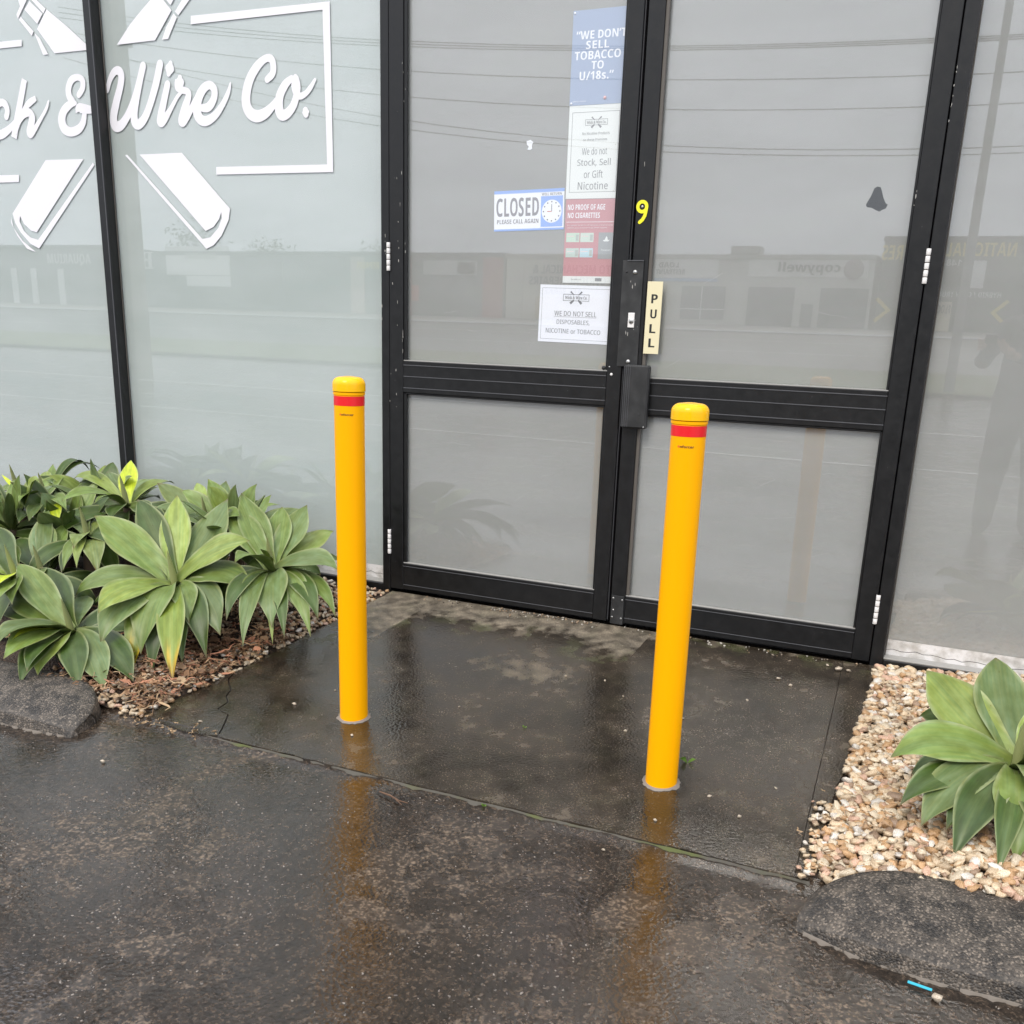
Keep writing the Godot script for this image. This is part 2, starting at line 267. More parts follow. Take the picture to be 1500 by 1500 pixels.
const PLANTS := [["largest broad-leaved agave rosette in the bed by the kerb, yellowing lower leaves", [-2.7248, 0.1315, 0.8], [[-3.101, 0.3777, 0.8189, 0.15, 0.02, 0], [-2.8975, 0.4436, 0.5782, 0.125, 0, 4], [-2.723, 0.4176, 0.4657, 0.15, 0, 1], [-2.3592, 0.3382, 0.7953, 0.13, 0.07, 4], [-2.3112, 0.1878, 0.8463, 0.14, 0.09, 0], [-2.3535, 0.0431, 0.9752, 0.13, 0.11, 1], [-2.4627, 0.0951, 1.0136, 0.1, 0.09, 0], [-2.5577, -0.0029, 1.1612, 0.15, 0.13, 0], [-2.691, 0.1368, 1.2186, 0.12, 0.11, 4], [-3.1168, 0.0663, 0.9361, 0.11, 0.09, 0], [-2.6835, 0.038, 1.228, 0.15, 0.11, 1], [-2.5919, -0.0831, 1.2026, 0.11, 0.12, 6], [-2.3839, -0.0809, 1.2119, 0.1, 0.1, 6], [-2.4607, -0.0415, 1.0771, 0.09, 0.1, 2], [-2.7635, 0.2481, 0.5596, 0.05, 0, 3], [-2.9153, 0.2976, 0.6384, 0.04, 0, 4], [-3.0322, 0.4329, 0.638, 0.12, 0.02, 2], [-2.3801, -0.0247, 1.0435, 0.1, 0.12, 2], [-2.5155, -0.0785, 1.157, 0.1, 0.12, 2]]], ["agave rosette leaning over the rounded kerb end, one narrow lime leaf at its heart", [-2.9377, -0.0108, 1.12], [[-3.3472, 0.0712, 1.0755, 0.12, 0.04, 0], [-2.8677, 0.0632, 1.4653, 0.055, 0.06, 3], [-2.8624, 0.0857, 1.5008, 0.14, 0.07, 1], [-3.2931, 0.1998, 1.0443, 0.12, 0.02, 0], [-3.2898, 0.1722, 0.9298, 0.14, 0.02, 2], [-3.1214, 0.0556, 0.8924, 0.11, 0.03, 5], [-3.0279, -0.0413, 0.8888, 0.07, 0.04, 0], [-2.7536, -0.0503, 1.4269, 0.12, 0.09, 4], [-2.7644, -0.0067, 1.4805, 0.09, 0.09, 2], [-2.5513, -0.0967, 1.3586, 0.12, 0.1, 1], [-2.6142, -0.0767, 1.4109, 0.1, 0.1, 2], [-2.5044, -0.0837, 1.2563, 0.12, 0.1, 2], [-2.8211, 0.0269, 1.5217, 0.11, 0.08, 0], [-3.3565, 0.0157, 1.1032, 0.1, 0.05, 2], [-3.0251, 0.0175, 1.0428, 0.035, 0, 4], [-2.7832, -0.0618, 1.4854, 0.09, 0.1, 2]]], ["agave rosette beside the yellow bollard, lower leaves touching the concrete slab", [-2.3994, 0.1912, 0.62], [[-2.7388, 0.3749, 0.4542, 0.12, 0.03, 0], [-2.7107, 0.4395, 0.3896, 0.12, 0, 0], [-2.5742, 0.3988, 0.3261, 0.11, 0, 0], [-2.4852, 0.3898, 0.26, 0.12, 0.01, 1], [-2.4085, 0.2918, 0.1917, 0.11, 0.02, 4], [-2.0092, 0.2831, 0.7453, 0.12, 0.07, 1], [-2.3626, 0.1577, 0.203, 0.07, 0.05, 0], [-2.0805, 0.1113, 0.8479, 0.1, 0.1, 0], [-2.1685, 0.0992, 0.9334, 0.13, 0.1, 1], [-2.3162, 0.3148, 0.9256, 0.09, 0.06, 0], [-2.3773, 0.3013, 0.7037, 0.06, 0.02, 4], [-2.2761, 0.1388, 0.9541, 0.07, 0.08, 0], [-2.2213, 0.0495, 1.0426, 0.07, 0.1, 1], [-2.1634, 0.0324, 0.9557, 0.04, 0.08, 4], [-2.0981, 0.0707, 0.946, 0.06, 0.08, 2], [-2.0423, 0.0762, 0.8862, 0.07, 0.09, 0], [-2.0222, 0.1304, 0.8381, 0.08, 0.09, 2], [-1.9909, 0.1455, 0.7769, 0.07, 0.08, 0], [-2.3105, 0.1285, 1.0049, 0.08, 0.1, 2]]], ["agave with one upright lime leaf in front of the window mullion", [-3.3873, 0.3091, 0.36], [[-3.503, 0.4956, 0.2027, 0.095, 0, 3], [-3.794, 0.3891, 0.2925, 0.07, 0.1, 4], [-3.6656, 0.4252, 0.203, 0.1, 0, 1], [-3.415, 0.3651, 0.02, 0.07, 0.08, 4], [-3.4469, 0.3626, 0.1767, 0.09, 0.02, 0], [-3.7796, 0.3561, 0.2979, 0.08, 0.07, 2], [-3.355, 0.3885, 0.7507, 0.07, 0.09, 0], [-3.301, 0.3754, 0.618, 0.05, 0.06, 0], [-3.4692, 0.3048, 0.0714, 0.08, 0.04, 1], [-3.2331, 0.3104, 0.6173, 0.08, 0.06, 2], [-3.1222, 0.3041, 0.5005, 0.08, 0.06, 2]]], ["agave with a single upright striped blue-green leaf behind the kerb-side rosette", [-3.3781, 0.0878, 0.85], [[-3.5969, 0.2914, 0.6319, 0.115, 0, 5], [-3.6389, 0.3183, 0.5808, 0.07, 0.02, 1], [-3.4871, 0.1067, 0.5711, 0.06, 0.09, 5], [-3.5394, 0.2559, 0.5755, 0.08, 0.02, 0], [-3.5143, 0.159, 0.5245, 0.08, 0.05, 2], [-3.7319, 0.1774, 0.6863, 0.1, 0.04, 2], [-3.193, 0.1242, 1.0833, 0.09, 0.07, 1], [-3.1003, 0.0658, 1.0073, 0.08, 0.08, 2]]], ["agave with a pale furled heart beside the agave with the striped leaf", [-3.3515, 0.1175, 1], [[-3.6388, 0.2099, 0.8433, 0.11, 0.02, 0], [-3.7023, 0.2559, 0.8151, 0.12, 0.03, 2], [-3.6513, 0.1209, 0.888, 0.05, 0.02, 4], [-3.1849, 0.1562, 1.2464, 0.09, 0.05, 3], [-3.2474, 0.1719, 1.0243, 0.04, 0.02, 3], [-3.1463, 0.1209, 1.2711, 0.1, 0.06, 0], [-3.1287, 0.1069, 1.2005, 0.08, 0.07, 0]]], ["small agave with two wilted curling leaves against the lettered window", [-3.7781, 0.2947, 0.45], [[-3.9607, 0.4346, 0.2275, 0.07, 0.0, 0], [-3.971, 0.4073, 0.2811, 0.06, 0.04, 4], [-3.9569, 0.3325, 0.3687, 0.06, 0, 4], [-3.8854, 0.3987, 0.079, 0.045, 0.17, 2], [-3.8645, 0.3975, 0.0521, 0.04, 0.15, 2], [-4.1071, 0.2949, 0.3642, 0.06, 0.06, 0], [-3.642, 0.3542, 0.7106, 0.06, 0.07, 0], [-4.1684, 0.2696, 0.3661, 0.07, 0.07, 4], [-3.5079, 0.3194, 0.578, 0.06, 0.07, 0], [-3.5324, 0.2482, 0.6157, 0.07, 0.07, 3], [-3.6059, 0.2675, 0.6941, 0.06, 0.07, 1]]], ["thin young agave with a needle-like lime leaf against the window glass", [-4.1397, 0.2832, 0.3], [[-4.3348, 0.3524, 0.2255, 0.02, 0, 3], [-4.2245, 0.3044, 0.2177, 0.02, 0, 4], [-4.4123, 0.1904, 0.2158, 0.06, 0.06, 0], [-3.877, 0.2616, 0.4432, 0.05, 0.06, 2]]], ["agave between the largest rosette and the window, with a brown leaf tip", [-2.9178, 0.263, 0.38], [[-3.2259, 0.3589, 0.1793, 0.09, 0.03, 1], [-3.1142, 0.3831, 0.1877, 0.06, 0.02, 0], [-3.213, 0.3919, 0.1105, 0.06, 0.06, 4], [-3.0604, 0.4189, 0.0885, 0.11, 0, 1], [-3.3098, 0.4122, 0.2473, 0.09, 0.02, 7], [-3.1824, 0.3371, 0.2597, 0.08, 0.03, 0], [-2.9118, 0.3369, 0.02, 0.08, 0.02, 2], [-2.8125, 0.3406, 0.02, 0.07, 0.03, 0], [-2.6275, 0.3614, 0.5271, 0.08, 0.06, 0], [-2.7321, 0.2535, 0.6154, 0.08, 0.07, 2]]], ["crowded small agave with a torn brown-tipped leaf behind the largest rosette", [-3.3581, 0.2092, 0.62], [[-3.5858, 0.2752, 0.4362, 0.07, 0.03, 1], [-3.6282, 0.2489, 0.4957, 0.06, 0.05, 5], [-3.5604, 0.2575, 0.4038, 0.08, 0.02, 2], [-3.4764, 0.2785, 0.423, 0.05, 0.02, 4], [-3.1955, 0.24, 0.8459, 0.07, 0.06, 7], [-3.0946, 0.2366, 0.7608, 0.08, 0.07, 2], [-3.0622, 0.1611, 0.8535, 0.09, 0.1, 7], [-3.152, 0.1702, 0.8876, 0.05, 0.09, 4], [-3.2203, 0.1457, 0.8788, 0.05, 0.09, 0]]], ["lone agave on the pale pebbles at the foot of the window", [0.2352, 0.0411, 0.85], [[-0.0284, 0.1827, 0.5552, 0.15, 0.01, 4], [0.145, 0.2517, 0.498, 0.15, 0, 1], [0.1235, 0.1371, 0.6605, 0.04, 0, 4], [0.0358, 0.0572, 0.6401, 0.05, 0, 3], [-0.069, 0.1165, 1.0986, 0.13, 0.07, 0], [-0.0322, 0.0348, 0.5262, 0.1, 0.05, 2], [-0.0262, 0.0181, 1.1779, 0.09, 0.08, 2], [0.0205, -0.0266, 1.2045, 0.12, 0.12, 1], [0.113, -0.0432, 1.2748, 0.11, 0.11, 2], [0.0797, -0.0186, 1.2137, 0.09, 0.09, 2], [0.2057, -0.0449, 1.3009, 0.07, 0.1, 2], [0.2389, -0.0288, 1.2438, 0.13, 0.12, 0], [0.2388, 0.1879, 0.5433, 0.07, 0, 3], [0.3264, 0.2154, 0.4789, 0.14, 0, 0], [0.4506, 0.1056, 0.4953, 0.13, 0.03, 1], [0.4011, 0.2085, 1.1976, 0.13, 0.07, 0], [0.3647, 0.0839, 1.2472, 0.13, 0.1, 1], [0.3114, -0.016, 1.2591, 0.11, 0.11, 2], [0.2555, 0.1709, 0.6735, 0.05, 0, 4], [0.1452, -0.0196, 1.018, 0.05, 0.05, 2]]], ["half-hidden agave crowded behind the agave with the striped leaf", [-3.8157, 0.2022, 0.62], [[-3.6746, 0.4649, 0.6671, 0.0814, 0.0027, 0], [-4.0148, 0.2647, 0.75, 0.11, 0.0326, 1], [-3.765, 0.4224, 0.3437, 0.1059, 0.0422, 0], [-3.7494, 0.3987, 0.7548, 0.0922, 0.0136, 1], [-4.083, 0.2901, 0.4645, 0.1048, 0.0114, 1], [-3.5067, 0.2759, 0.5517, 0.07, 0.0252, 5], [-3.9234, 0.3166, 0.8505, 0.1022, 0.0158, 0], [-3.8675, 0.4132, 0.3638, 0.0794, 0.016, 0], [-3.6417, 0.4051, 0.7579, 0.0794, 0.0007, 1], [-3.9378, 0.4547, 0.6656, 0.108, 0.02, 5], [-3.6786, 0.3935, 0.4901, 0.0997, 0.0337, 5], [-3.7818, 0.3377, 0.9045, 0.0743, 0.0346, 2], [-4.0123, 0.3929, 0.4257, 0.0778, 0.0195, 0], [-3.6353, 0.4584, 0.6084, 0.1076, 0.0496, 4], [-3.9154, 0.4272, 0.6988, 0.0985, 0.0424, 5]]], ["low agave squeezed between the window and the agave with the upright lime leaf", [-3.6633, 0.2134, 0.25], [[-3.401, 0.4452, 0.309, 0.0827, 0.0201, 1], [-3.8488, 0.4043, 0.4198, 0.1074, 0.0462, 2], [-3.5188, 0.3472, 0.03, 0.0763, 0.0203, 1], [-3.5747, 0.5171, 0.3729, 0.0756, 0.0264, 5], [-3.8293, 0.3927, 0.1853, 0.1046, 0.0139, 0], [-3.4489, 0.2773, 0.1624, 0.0778, 0.0171, 0], [-3.7926, 0.406, 0.4316, 0.0967, 0.0429, 5], [-3.7124, 0.4617, 0.1129, 0.0938, 0.0369, 2], [-3.5483, 0.4077, 0.3333, 0.0716, 0.0075, 1], [-3.8772, 0.3141, 0.3176, 0.0787, 0.03, 0], [-3.5321, 0.3755, 0.0485, 0.0972, 0.0393, 5], [-3.6827, 0.3975, 0.5169, 0.0837, 0.0412, 1], [-3.8186, 0.4335, 0.0646, 0.0914, 0.0158, 0], [-3.4266, 0.2769, 0.2456, 0.0912, 0.0239, 0], [-3.7854, 0.4262, 0.4207, 0.0939, 0.0365, 4]]], ["agave against the window behind the agave that stands beside the bollard", [-2.7903, 0.2298, 0.36], [[-2.5863, 0.4441, 0.4034, 0.0946, 0.0124, 1], [-3.0834, 0.3727, 0.5099, 0.0999, 0.0478, 1], [-2.7471, 0.3991, 0.1524, 0.0719, 0.0008, 0], [-2.699, 0.3498, 0.6454, 0.08, 0.0033, 0], [-2.9666, 0.4685, 0.3146, 0.092, 0.0227, 0], [-2.6955, 0.4736, 0.3231, 0.0993, 0.0126, 0], [-2.8618, 0.3607, 0.562, 0.1074, 0.0183, 1], [-2.9083, 0.3014, 0.1329, 0.0867, 0.0301, 0], [-2.7079, 0.4745, 0.4357, 0.0945, 0.0461, 1], [-3.0608, 0.4249, 0.3735, 0.0829, 0.0313, 0], [-2.6024, 0.3336, 0.1078, 0.1029, 0.0241, 1], [-2.8117, 0.4253, 0.6441, 0.0867, 0.0187, 1], [-2.9966, 0.3033, 0.1966, 0.0792, 0.0031, 1], [-2.5389, 0.2902, 0.35, 0.1067, 0.0067, 1], [-2.8529, 0.4666, 0.4256, 0.0864, 0.0401, 4]]], ["dense small agave between the wilted agave and the striped-leaf agave", [-3.6171, 0.1426, 0.5], [[-3.4954, 0.4408, 0.5033, 0.0804, 0.024, 0], [-3.7345, 0.4648, 0.5877, 0.0728, 0.0262, 2], [-3.5727, 0.414, 0.3257, 0.0776, 0.0166, 0], [-3.4947, 0.328, 0.7329, 0.1015, 0.0168, 1], [-3.9043, 0.3404, 0.4412, 0.0901, 0.0279, 1], [-3.3956, 0.3848, 0.4256, 0.0804, 0.0158, 2], [-3.6571, 0.3831, 0.5801, 0.1013, 0.0237, 5], [-3.6481, 0.374, 0.3959, 0.0906, 0.0125, 0], [-3.4061, 0.3385, 0.6696, 0.0705, 0.05, 1], [-3.7768, 0.3523, 0.5015, 0.0963, 0.0095, 4], [-3.5086, 0.2149, 0.2763, 0.0773, 0.0419, 1], [-3.5936, 0.3542, 0.6123, 0.0723, 0.003, 2], [-3.8429, 0.2213, 0.2419, 0.0791, 0.0132, 5], [-3.2918, 0.2894, 0.5056, 0.0847, 0.0286, 5], [-3.7501, 0.4405, 0.6499, 0.0938, 0.0042, 2]]]]
const DRY := [[-2.014, 0.516], [-2.002, 0.247], [-1.711, 0.202], [-1.424, 0.172], [-1.249, 0.25], [-1.086, 0.322], [-1.038, 0.229], [-1.045, 0.082], [-0.983, 0.015], [-0.656, -0.016], [-0.236, -0.039]]
const WIRES := [[0.002386, -0.013454, 9.174753], [0.002255, -0.014511, 9.121610], [0.002124, -0.015566, 9.068435], [0.002523, -0.010709, 8.255622], [0.003011, 0.000492, 7.480876], [0.004298, 0.008753, 6.391740], [0.003751, 0.003545, 6.219650]]

func _ready() -> void:
	camera_and_light()
	materials()
	ground()
	shopfront()
	doors()
	bollards()
	kerbs()
	beds()
	plants()
	window_sign()
	posters()
	street_opposite()
	person()
	small_things()

func camera_and_light() -> void:
	rng.seed = 7
	var cam := Camera3D.new()
	cam.name = "camera"
	cam.transform = Transform3D(Basis(Vector3(0.907987, 0.032499, -0.417737), Vector3(-0.151656, 0.954881, -0.255349), Vector3(0.390591, 0.295206, 0.871948)), Vector3(0, 1.135, 3.68))
	cam.near = 0.05
	cam.far = 1200.0
	cam.projection = Camera3D.PROJECTION_FRUSTUM
	cam.size = 0.05 * 1.024438
	cam.frustum_offset = Vector2(0, 0.05 * 0.122933)
	add_child(cam)
	var sm := ProceduralSkyMaterial.new()
	sm.sky_top_color = Color(0.94, 0.96, 1.0)
	sm.sky_horizon_color = Color(0.715, 0.735, 0.775)
	sm.sky_curve = 0.35
	sm.ground_horizon_color = Color(0.45, 0.45, 0.45)
	sm.ground_bottom_color = Color(0.3, 0.3, 0.3)
	sm.sky_energy_multiplier = 1.0
	var sky := Sky.new()
	sky.sky_material = sm
	var env := Environment.new()
	env.background_mode = Environment.BG_SKY
	env.sky = sky
	env.tonemap_mode = Environment.TONE_MAPPER_LINEAR
	env.tonemap_exposure = 2.46
	env.sdfgi_enabled = true
	env.ssao_enabled = true
	env.ssil_enabled = true
	var we := WorldEnvironment.new()
	we.name = "world_environment"
	we.environment = env
	add_child(we)
	var sun := DirectionalLight3D.new()
	sun.name = "sun"
	sun.light_energy = 0.3
	sun.light_angular_distance = 25.0
	sun.light_color = Color(1.0, 0.98, 0.95)
	sun.shadow_enabled = true
	add_child(sun)
	sun.look_at_from_position(Vector3(-0.8, 9, 8), Vector3.ZERO)

func materials() -> void:
	var fb := SystemFont.new(); fb.font_names = ["Droid Sans"]; fb.font_weight = 700
	font_bold = FontVariation.new(); font_bold.base_font = fb; font_bold.variation_embolden = 0.0
	var fr := SystemFont.new(); fr.font_names = ["Droid Sans"]
	font_reg = FontVariation.new(); font_reg.base_font = fr; font_reg.variation_embolden = 0.0
	font_serif = SystemFont.new(); font_serif.font_names = ["Droid Serif"]; font_serif.font_weight = 700
	# black painted aluminium with chips and scuffs
	var sz := 1024
	var a := nbytes(noise(3, 0.012, 4), sz, sz)
	var b := nbytes(noise(4, 0.09, 3), sz, sz)
	var e := nbytes(noise(5, 0.035, 5), sz, sz)
	var o := PackedByteArray(); o.resize(sz * sz * 3)
	var rr := PackedByteArray(); rr.resize(sz * sz)
	for i in sz * sz:
		var g := 21.0 + (a[i] - 128) * 0.03 + (e[i] - 128) * 0.02
		var ro := 96.0 + (e[i] - 128) * 0.12 + (a[i] - 128) * 0.12
		if b[i] > 222 and e[i] > 150 and a[i] > 150:
			g = 70.0 + (b[i] - 222) * 1.6
			ro = 150.0
		o[i * 3] = int(clampf(g, 0, 255)); o[i * 3 + 1] = int(clampf(g * 0.985, 0, 255)); o[i * 3 + 2] = int(clampf(g * 1.0, 0, 255))
		rr[i] = int(clampf(ro, 40, 255))
	var fm := mat(Color.WHITE, 1.0, 0.0, 0.44)
	tri_tex(fm, ImageTexture.create_from_image(Image.create_from_data(sz, sz, false, Image.FORMAT_RGB8, o)), 1.3)
	fm.roughness_texture = ImageTexture.create_from_image(Image.create_from_data(sz, sz, false, Image.FORMAT_L8, rr))
	M.frame = fm
	M.ridge = mat(Color(0.07, 0.07, 0.075), 0.35)
	M.gap = mat(Color(0.004, 0.004, 0.004), 0.9)
	M.bead = mat(Color(0.10, 0.088, 0.075), 0.5)
	M.gasket = mat(Color(0.30, 0.29, 0.27), 0.5)
	M.hinge = mat(Color(0.78, 0.75, 0.72), 0.35, 0.0)
	M.steel = mat(Color(0.45, 0.44, 0.42), 0.3, 0.9)
	var pl := mat(Color(0.035, 0.035, 0.035), 0.55)
	tri_tex(pl, seamless(12, 0.012, 512, 4, Color(0.12, 0.12, 0.12), Color(0.20, 0.20, 0.20)), 2.0)
	pl.albedo_color = Color.WHITE
	M.plate = pl
	var gl := mat(Color(0.9, 0.95, 0.93), 0.0)
	gl.transparency = BaseMaterial3D.TRANSPARENCY_ALPHA
	gl.albedo_color.a = 0.02
	M.glass = gl
	for k in [["film_door", Color(0.578, 0.58, 0.565), Color(0.602, 0.604, 0.592), 21], ["film_left", Color(0.69, 0.722, 0.71), Color(0.712, 0.742, 0.732), 22]]:
		var fl := mat(Color.WHITE, 0.02, 0.0, 0.5)
		tri_tex(fl, seamless(k[3], 0.006, 512, 4, k[1], k[2]), 0.6)
		fl.uv1_scale = Vector3(0.35, 1.3, 0.35)
		M[k[0]] = fl
	M.vinyl = mat(Color(0.80, 0.78, 0.81), 0.4)
	M.inside = mat(Color(0.05, 0.05, 0.05), 0.8)
	M.wall = mat(Color(0.25, 0.25, 0.25), 0.8)
	# bollard
	var y := mat(Color(0.96, 0.42, 0.0), 0.34, 0.0, 0.25)
	M.yellow = y
	M.cap = mat(Color(0.95, 0.49, 0.0), 0.22, 0.0, 0.4)
	M.red = mat(Color(0.75, 0.008, 0.014), 0.3)
	M.ink = mat(Color(0.015, 0.015, 0.015), 0.5)
	M.ink_red = mat(Color(0.75, 0.08, 0.02), 0.5)
	M.grout = mat(Color(0.22, 0.185, 0.155), 0.6)
	M.green9 = mat(Color(0.86, 0.80, 0.02), 0.4)
	M.cream = mat(Color(0.75, 0.67, 0.44), 0.3)
	# leaves and stones
	var lf := vmat(0.40, 0.42)
	lf.albedo_texture = leaf_texture()
	lf.backlight_enabled = true
	lf.backlight = Color(0.12, 0.16, 0.05)
	M.leaf = lf
	var pb := vmat(0.5)
	tri_tex(pb, seamless(32, 0.05, 256, 4, Color(0.72, 0.68, 0.62), Color(1, 1, 1)), 25.0)
	M.pebble = pb
	M.litter = vmat(0.7)
	var so := mat(Color.WHITE, 0.8)
	tri_tex(so, seamless(33, 0.05, 512, 5, Color(0.16, 0.12, 0.09), Color(0.34, 0.26, 0.19)), 3.0)
	bump(so, seamless(34, 0.06, 512, 5), 1.2)
	M.soil = so

func leaf_texture() -> ImageTexture:
	# fine lengthwise fibres, blotches of wax bloom and a few blemishes; v runs along the leaf
	var n := 512
	var f1 := noise(311, 0.05, 4).get_seamless_image(n, n / 16, false, false, 0.1, true)
	f1.convert(Image.FORMAT_L8)
	f1.resize(n, n, Image.INTERPOLATE_CUBIC)
	var f2 := noise(312, 0.014, 4).get_seamless_image(n, n, false, false, 0.1, true)
	f2.convert(Image.FORMAT_L8)
	var f3 := noise(313, 0.06, 3).get_seamless_image(n, n, false, false, 0.1, true)
	f3.convert(Image.FORMAT_L8)
	var a := f1.get_data()
	var b := f2.get_data()
	var c := f3.get_data()
	var o := PackedByteArray(); o.resize(n * n * 3)
	for i in n * n:
		var s := (a[i] - 128) / 128.0
		var w := (b[i] - 128) / 128.0
		var g := 214.0 + s * 14.0 + w * 26.0
		var r_ := g * (1.0 + 0.05 * s)
		var b_ := g * (1.0 + 0.14 * w)
		if c[i] > 226 and b[i] < 120:
			g *= 0.78; r_ *= 0.92; b_ *= 0.6
		o[i * 3] = int(clampf(r_, 0, 255)); o[i * 3 + 1] = int(clampf(g, 0, 255)); o[i * 3 + 2] = int(clampf(b_, 0, 255))
	return ImageTexture.create_from_image(Image.create_from_data(n, n, false, Image.FORMAT_RGB8, o))

# ------------------------------------------------------------------ ground
func sheet(x0: float, x1: float, z0: float, z1: float, nx: int, nz: int, lift: float, uv0 := Vector2.ZERO, per := Vector2.ONE, wob: FastNoiseLite = null, amp := 0.0) -> MB:
	var k := MB.new()
	var rows := []
	for j in nz + 1:
		var r := []
		for i in nx + 1:
			var x := lerpf(x0, x1, float(i) / nx)
			var z := lerpf(z0, z1, float(j) / nz)
			var h := gy(z) + lift
			if wob: h += wob.get_noise_2d(x, z) * amp
			var nn := Vector3(0, 1, (gy(z - 0.02) - gy(z + 0.02)) / 0.04).normalized()
			r.append(k.vert(Vector3(x, h, z), nn, Color.WHITE, Vector2((x - uv0.x) * per.x, (z - uv0.y) * per.y)))
		rows.append(r)
	for j in nz:
		for i in nx: k.quad(rows[j][i], rows[j][i + 1], rows[j + 1][i + 1], rows[j + 1][i])
	if wob:
		for i in k.n.size(): k.n[i] = Vector3.ZERO
		for t in range(0, k.ix.size(), 3):
			var g := -(k.v[k.ix[t + 1]] - k.v[k.ix[t]]).cross(k.v[k.ix[t + 2]] - k.v[k.ix[t]])
			for q in 3: k.n[k.ix[t + q]] += g
		for i in k.n.size(): k.n[i] = k.n[i].normalized()
	return k

func dry_edge(x: float) -> float:
	for i in DRY.size() - 1:
		if x <= DRY[i + 1][0]:
			var t := clampf((x - DRY[i][0]) / (DRY[i + 1][0] - DRY[i][0]), 0.0, 1.0)
			return lerpf(DRY[i][1], DRY[i + 1][1], t)
	return DRY[DRY.size() - 1][1]

func slab_material() -> StandardMaterial3D:
	# covers x -2.4..0 and z 0..1.5, 640 texels per metre
	var w := 1536
	var h := 960
	var big := nbytes(noise(41, 0.004, 5), w, h)
	var mid := nbytes(noise(42, 0.02, 4), w, h)
	var fine := nbytes(noise(43, 0.22, 3), w, h)
	var moss := nbytes(noise(44, 0.011, 4), w, h)
	var o := PackedByteArray(); o.resize(w * h * 3)
	var ro := PackedByteArray(); ro.resize(w * h)
	var edge := PackedFloat32Array(); edge.resize(w)
	for i in w: edge[i] = dry_edge(-2.4 + i / 640.0)
	for j in h:
		var z := j / 640.0
		for i in w:
			var p := j * w + i
			var x := -2.4 + i / 640.0
			var b := (big[p] - 128) / 128.0
			var m := (mid[p] - 128) / 128.0
			var f := (fine[p] - 128) / 128.0
			var dry := clampf((edge[i] * 0.9 - z + m * 0.07 + b * 0.05) * 11.0 + 0.5, 0.0, 1.0) * (0.8 + m * 0.25)
			# worn pale patches
			var dx := x + 1.35
			var dz := z - 0.555
			var patch := clampf(1.05 - sqrt(dx * dx * 22.0 + dz * dz * 150.0) + m * 0.9 + b * 0.3, 0.0, 1.0) * 0.75
			patch = maxf(patch, clampf((m * 0.8 + b * 0.9 - 0.80) * 2.0, 0.0, 0.3))
			dry = maxf(dry, patch * clampf(0.75 + f * 0.8, 0.0, 1.0))
			var ms := clampf((moss[p] / 255.0 - 0.52) * 5.0, 0.0, 1.0)
			var nearedge := clampf(1.0 - absf(edge[i] - z + 0.05) * 9.0, 0.0, 1.0) + clampf(1.0 - (x + 2.34) * 3.5, 0.0, 1.0) * 0.6
			ms *= clampf(nearedge, 0.12, 1.0)
			var g := 46.0 + b * 12.0 + m * 9.0 + f * 17.0
			var r_ := g * 1.14
			var g_ := g * 0.985
			var b_ := g * 0.80
			var dg := 98.0 + m * 22.0 + f * 26.0 + b * 14.0
			r_ = lerpf(r_, dg * 1.06, dry)
			g_ = lerpf(g_, dg * 0.965, dry)
			b_ = lerpf(b_, dg * 0.82, dry)
			r_ = lerpf(r_, 74.0 + f * 16.0, ms * 0.7)
			g_ = lerpf(g_, 76.0 + f * 16.0, ms * 0.7)
			b_ = lerpf(b_, 48.0 + f * 12.0, ms * 0.7)
			if fine[p] > 206 and mid[p] > 116:
				r_ += 46.0; g_ += 42.0; b_ += 36.0
			o[p * 3] = int(clampf(r_, 0, 255)); o[p * 3 + 1] = int(clampf(g_, 0, 255)); o[p * 3 + 2] = int(clampf(b_, 0, 255))
			ro[p] = int(clampf(lerpf(44.0 + m * 22.0 + b * 22.0 + f * 16.0, 165.0, dry) + ms * 40.0, 20, 255))
	var mt := mat(Color.WHITE, 1.0, 0.0, 0.58)
	mt.albedo_texture = ImageTexture.create_from_image(Image.create_from_data(w, h, false, Image.FORMAT_RGB8, o))
	mt.roughness_texture = ImageTexture.create_from_image(Image.create_from_data(w, h, false, Image.FORMAT_L8, ro))
	var hm := noise(45, 0.12, 4).get_image(w, h, false, false, true)
	hm.convert(Image.FORMAT_L8)
	bump(mt, ImageTexture.create_from_image(hm), 0.07)
	return mt

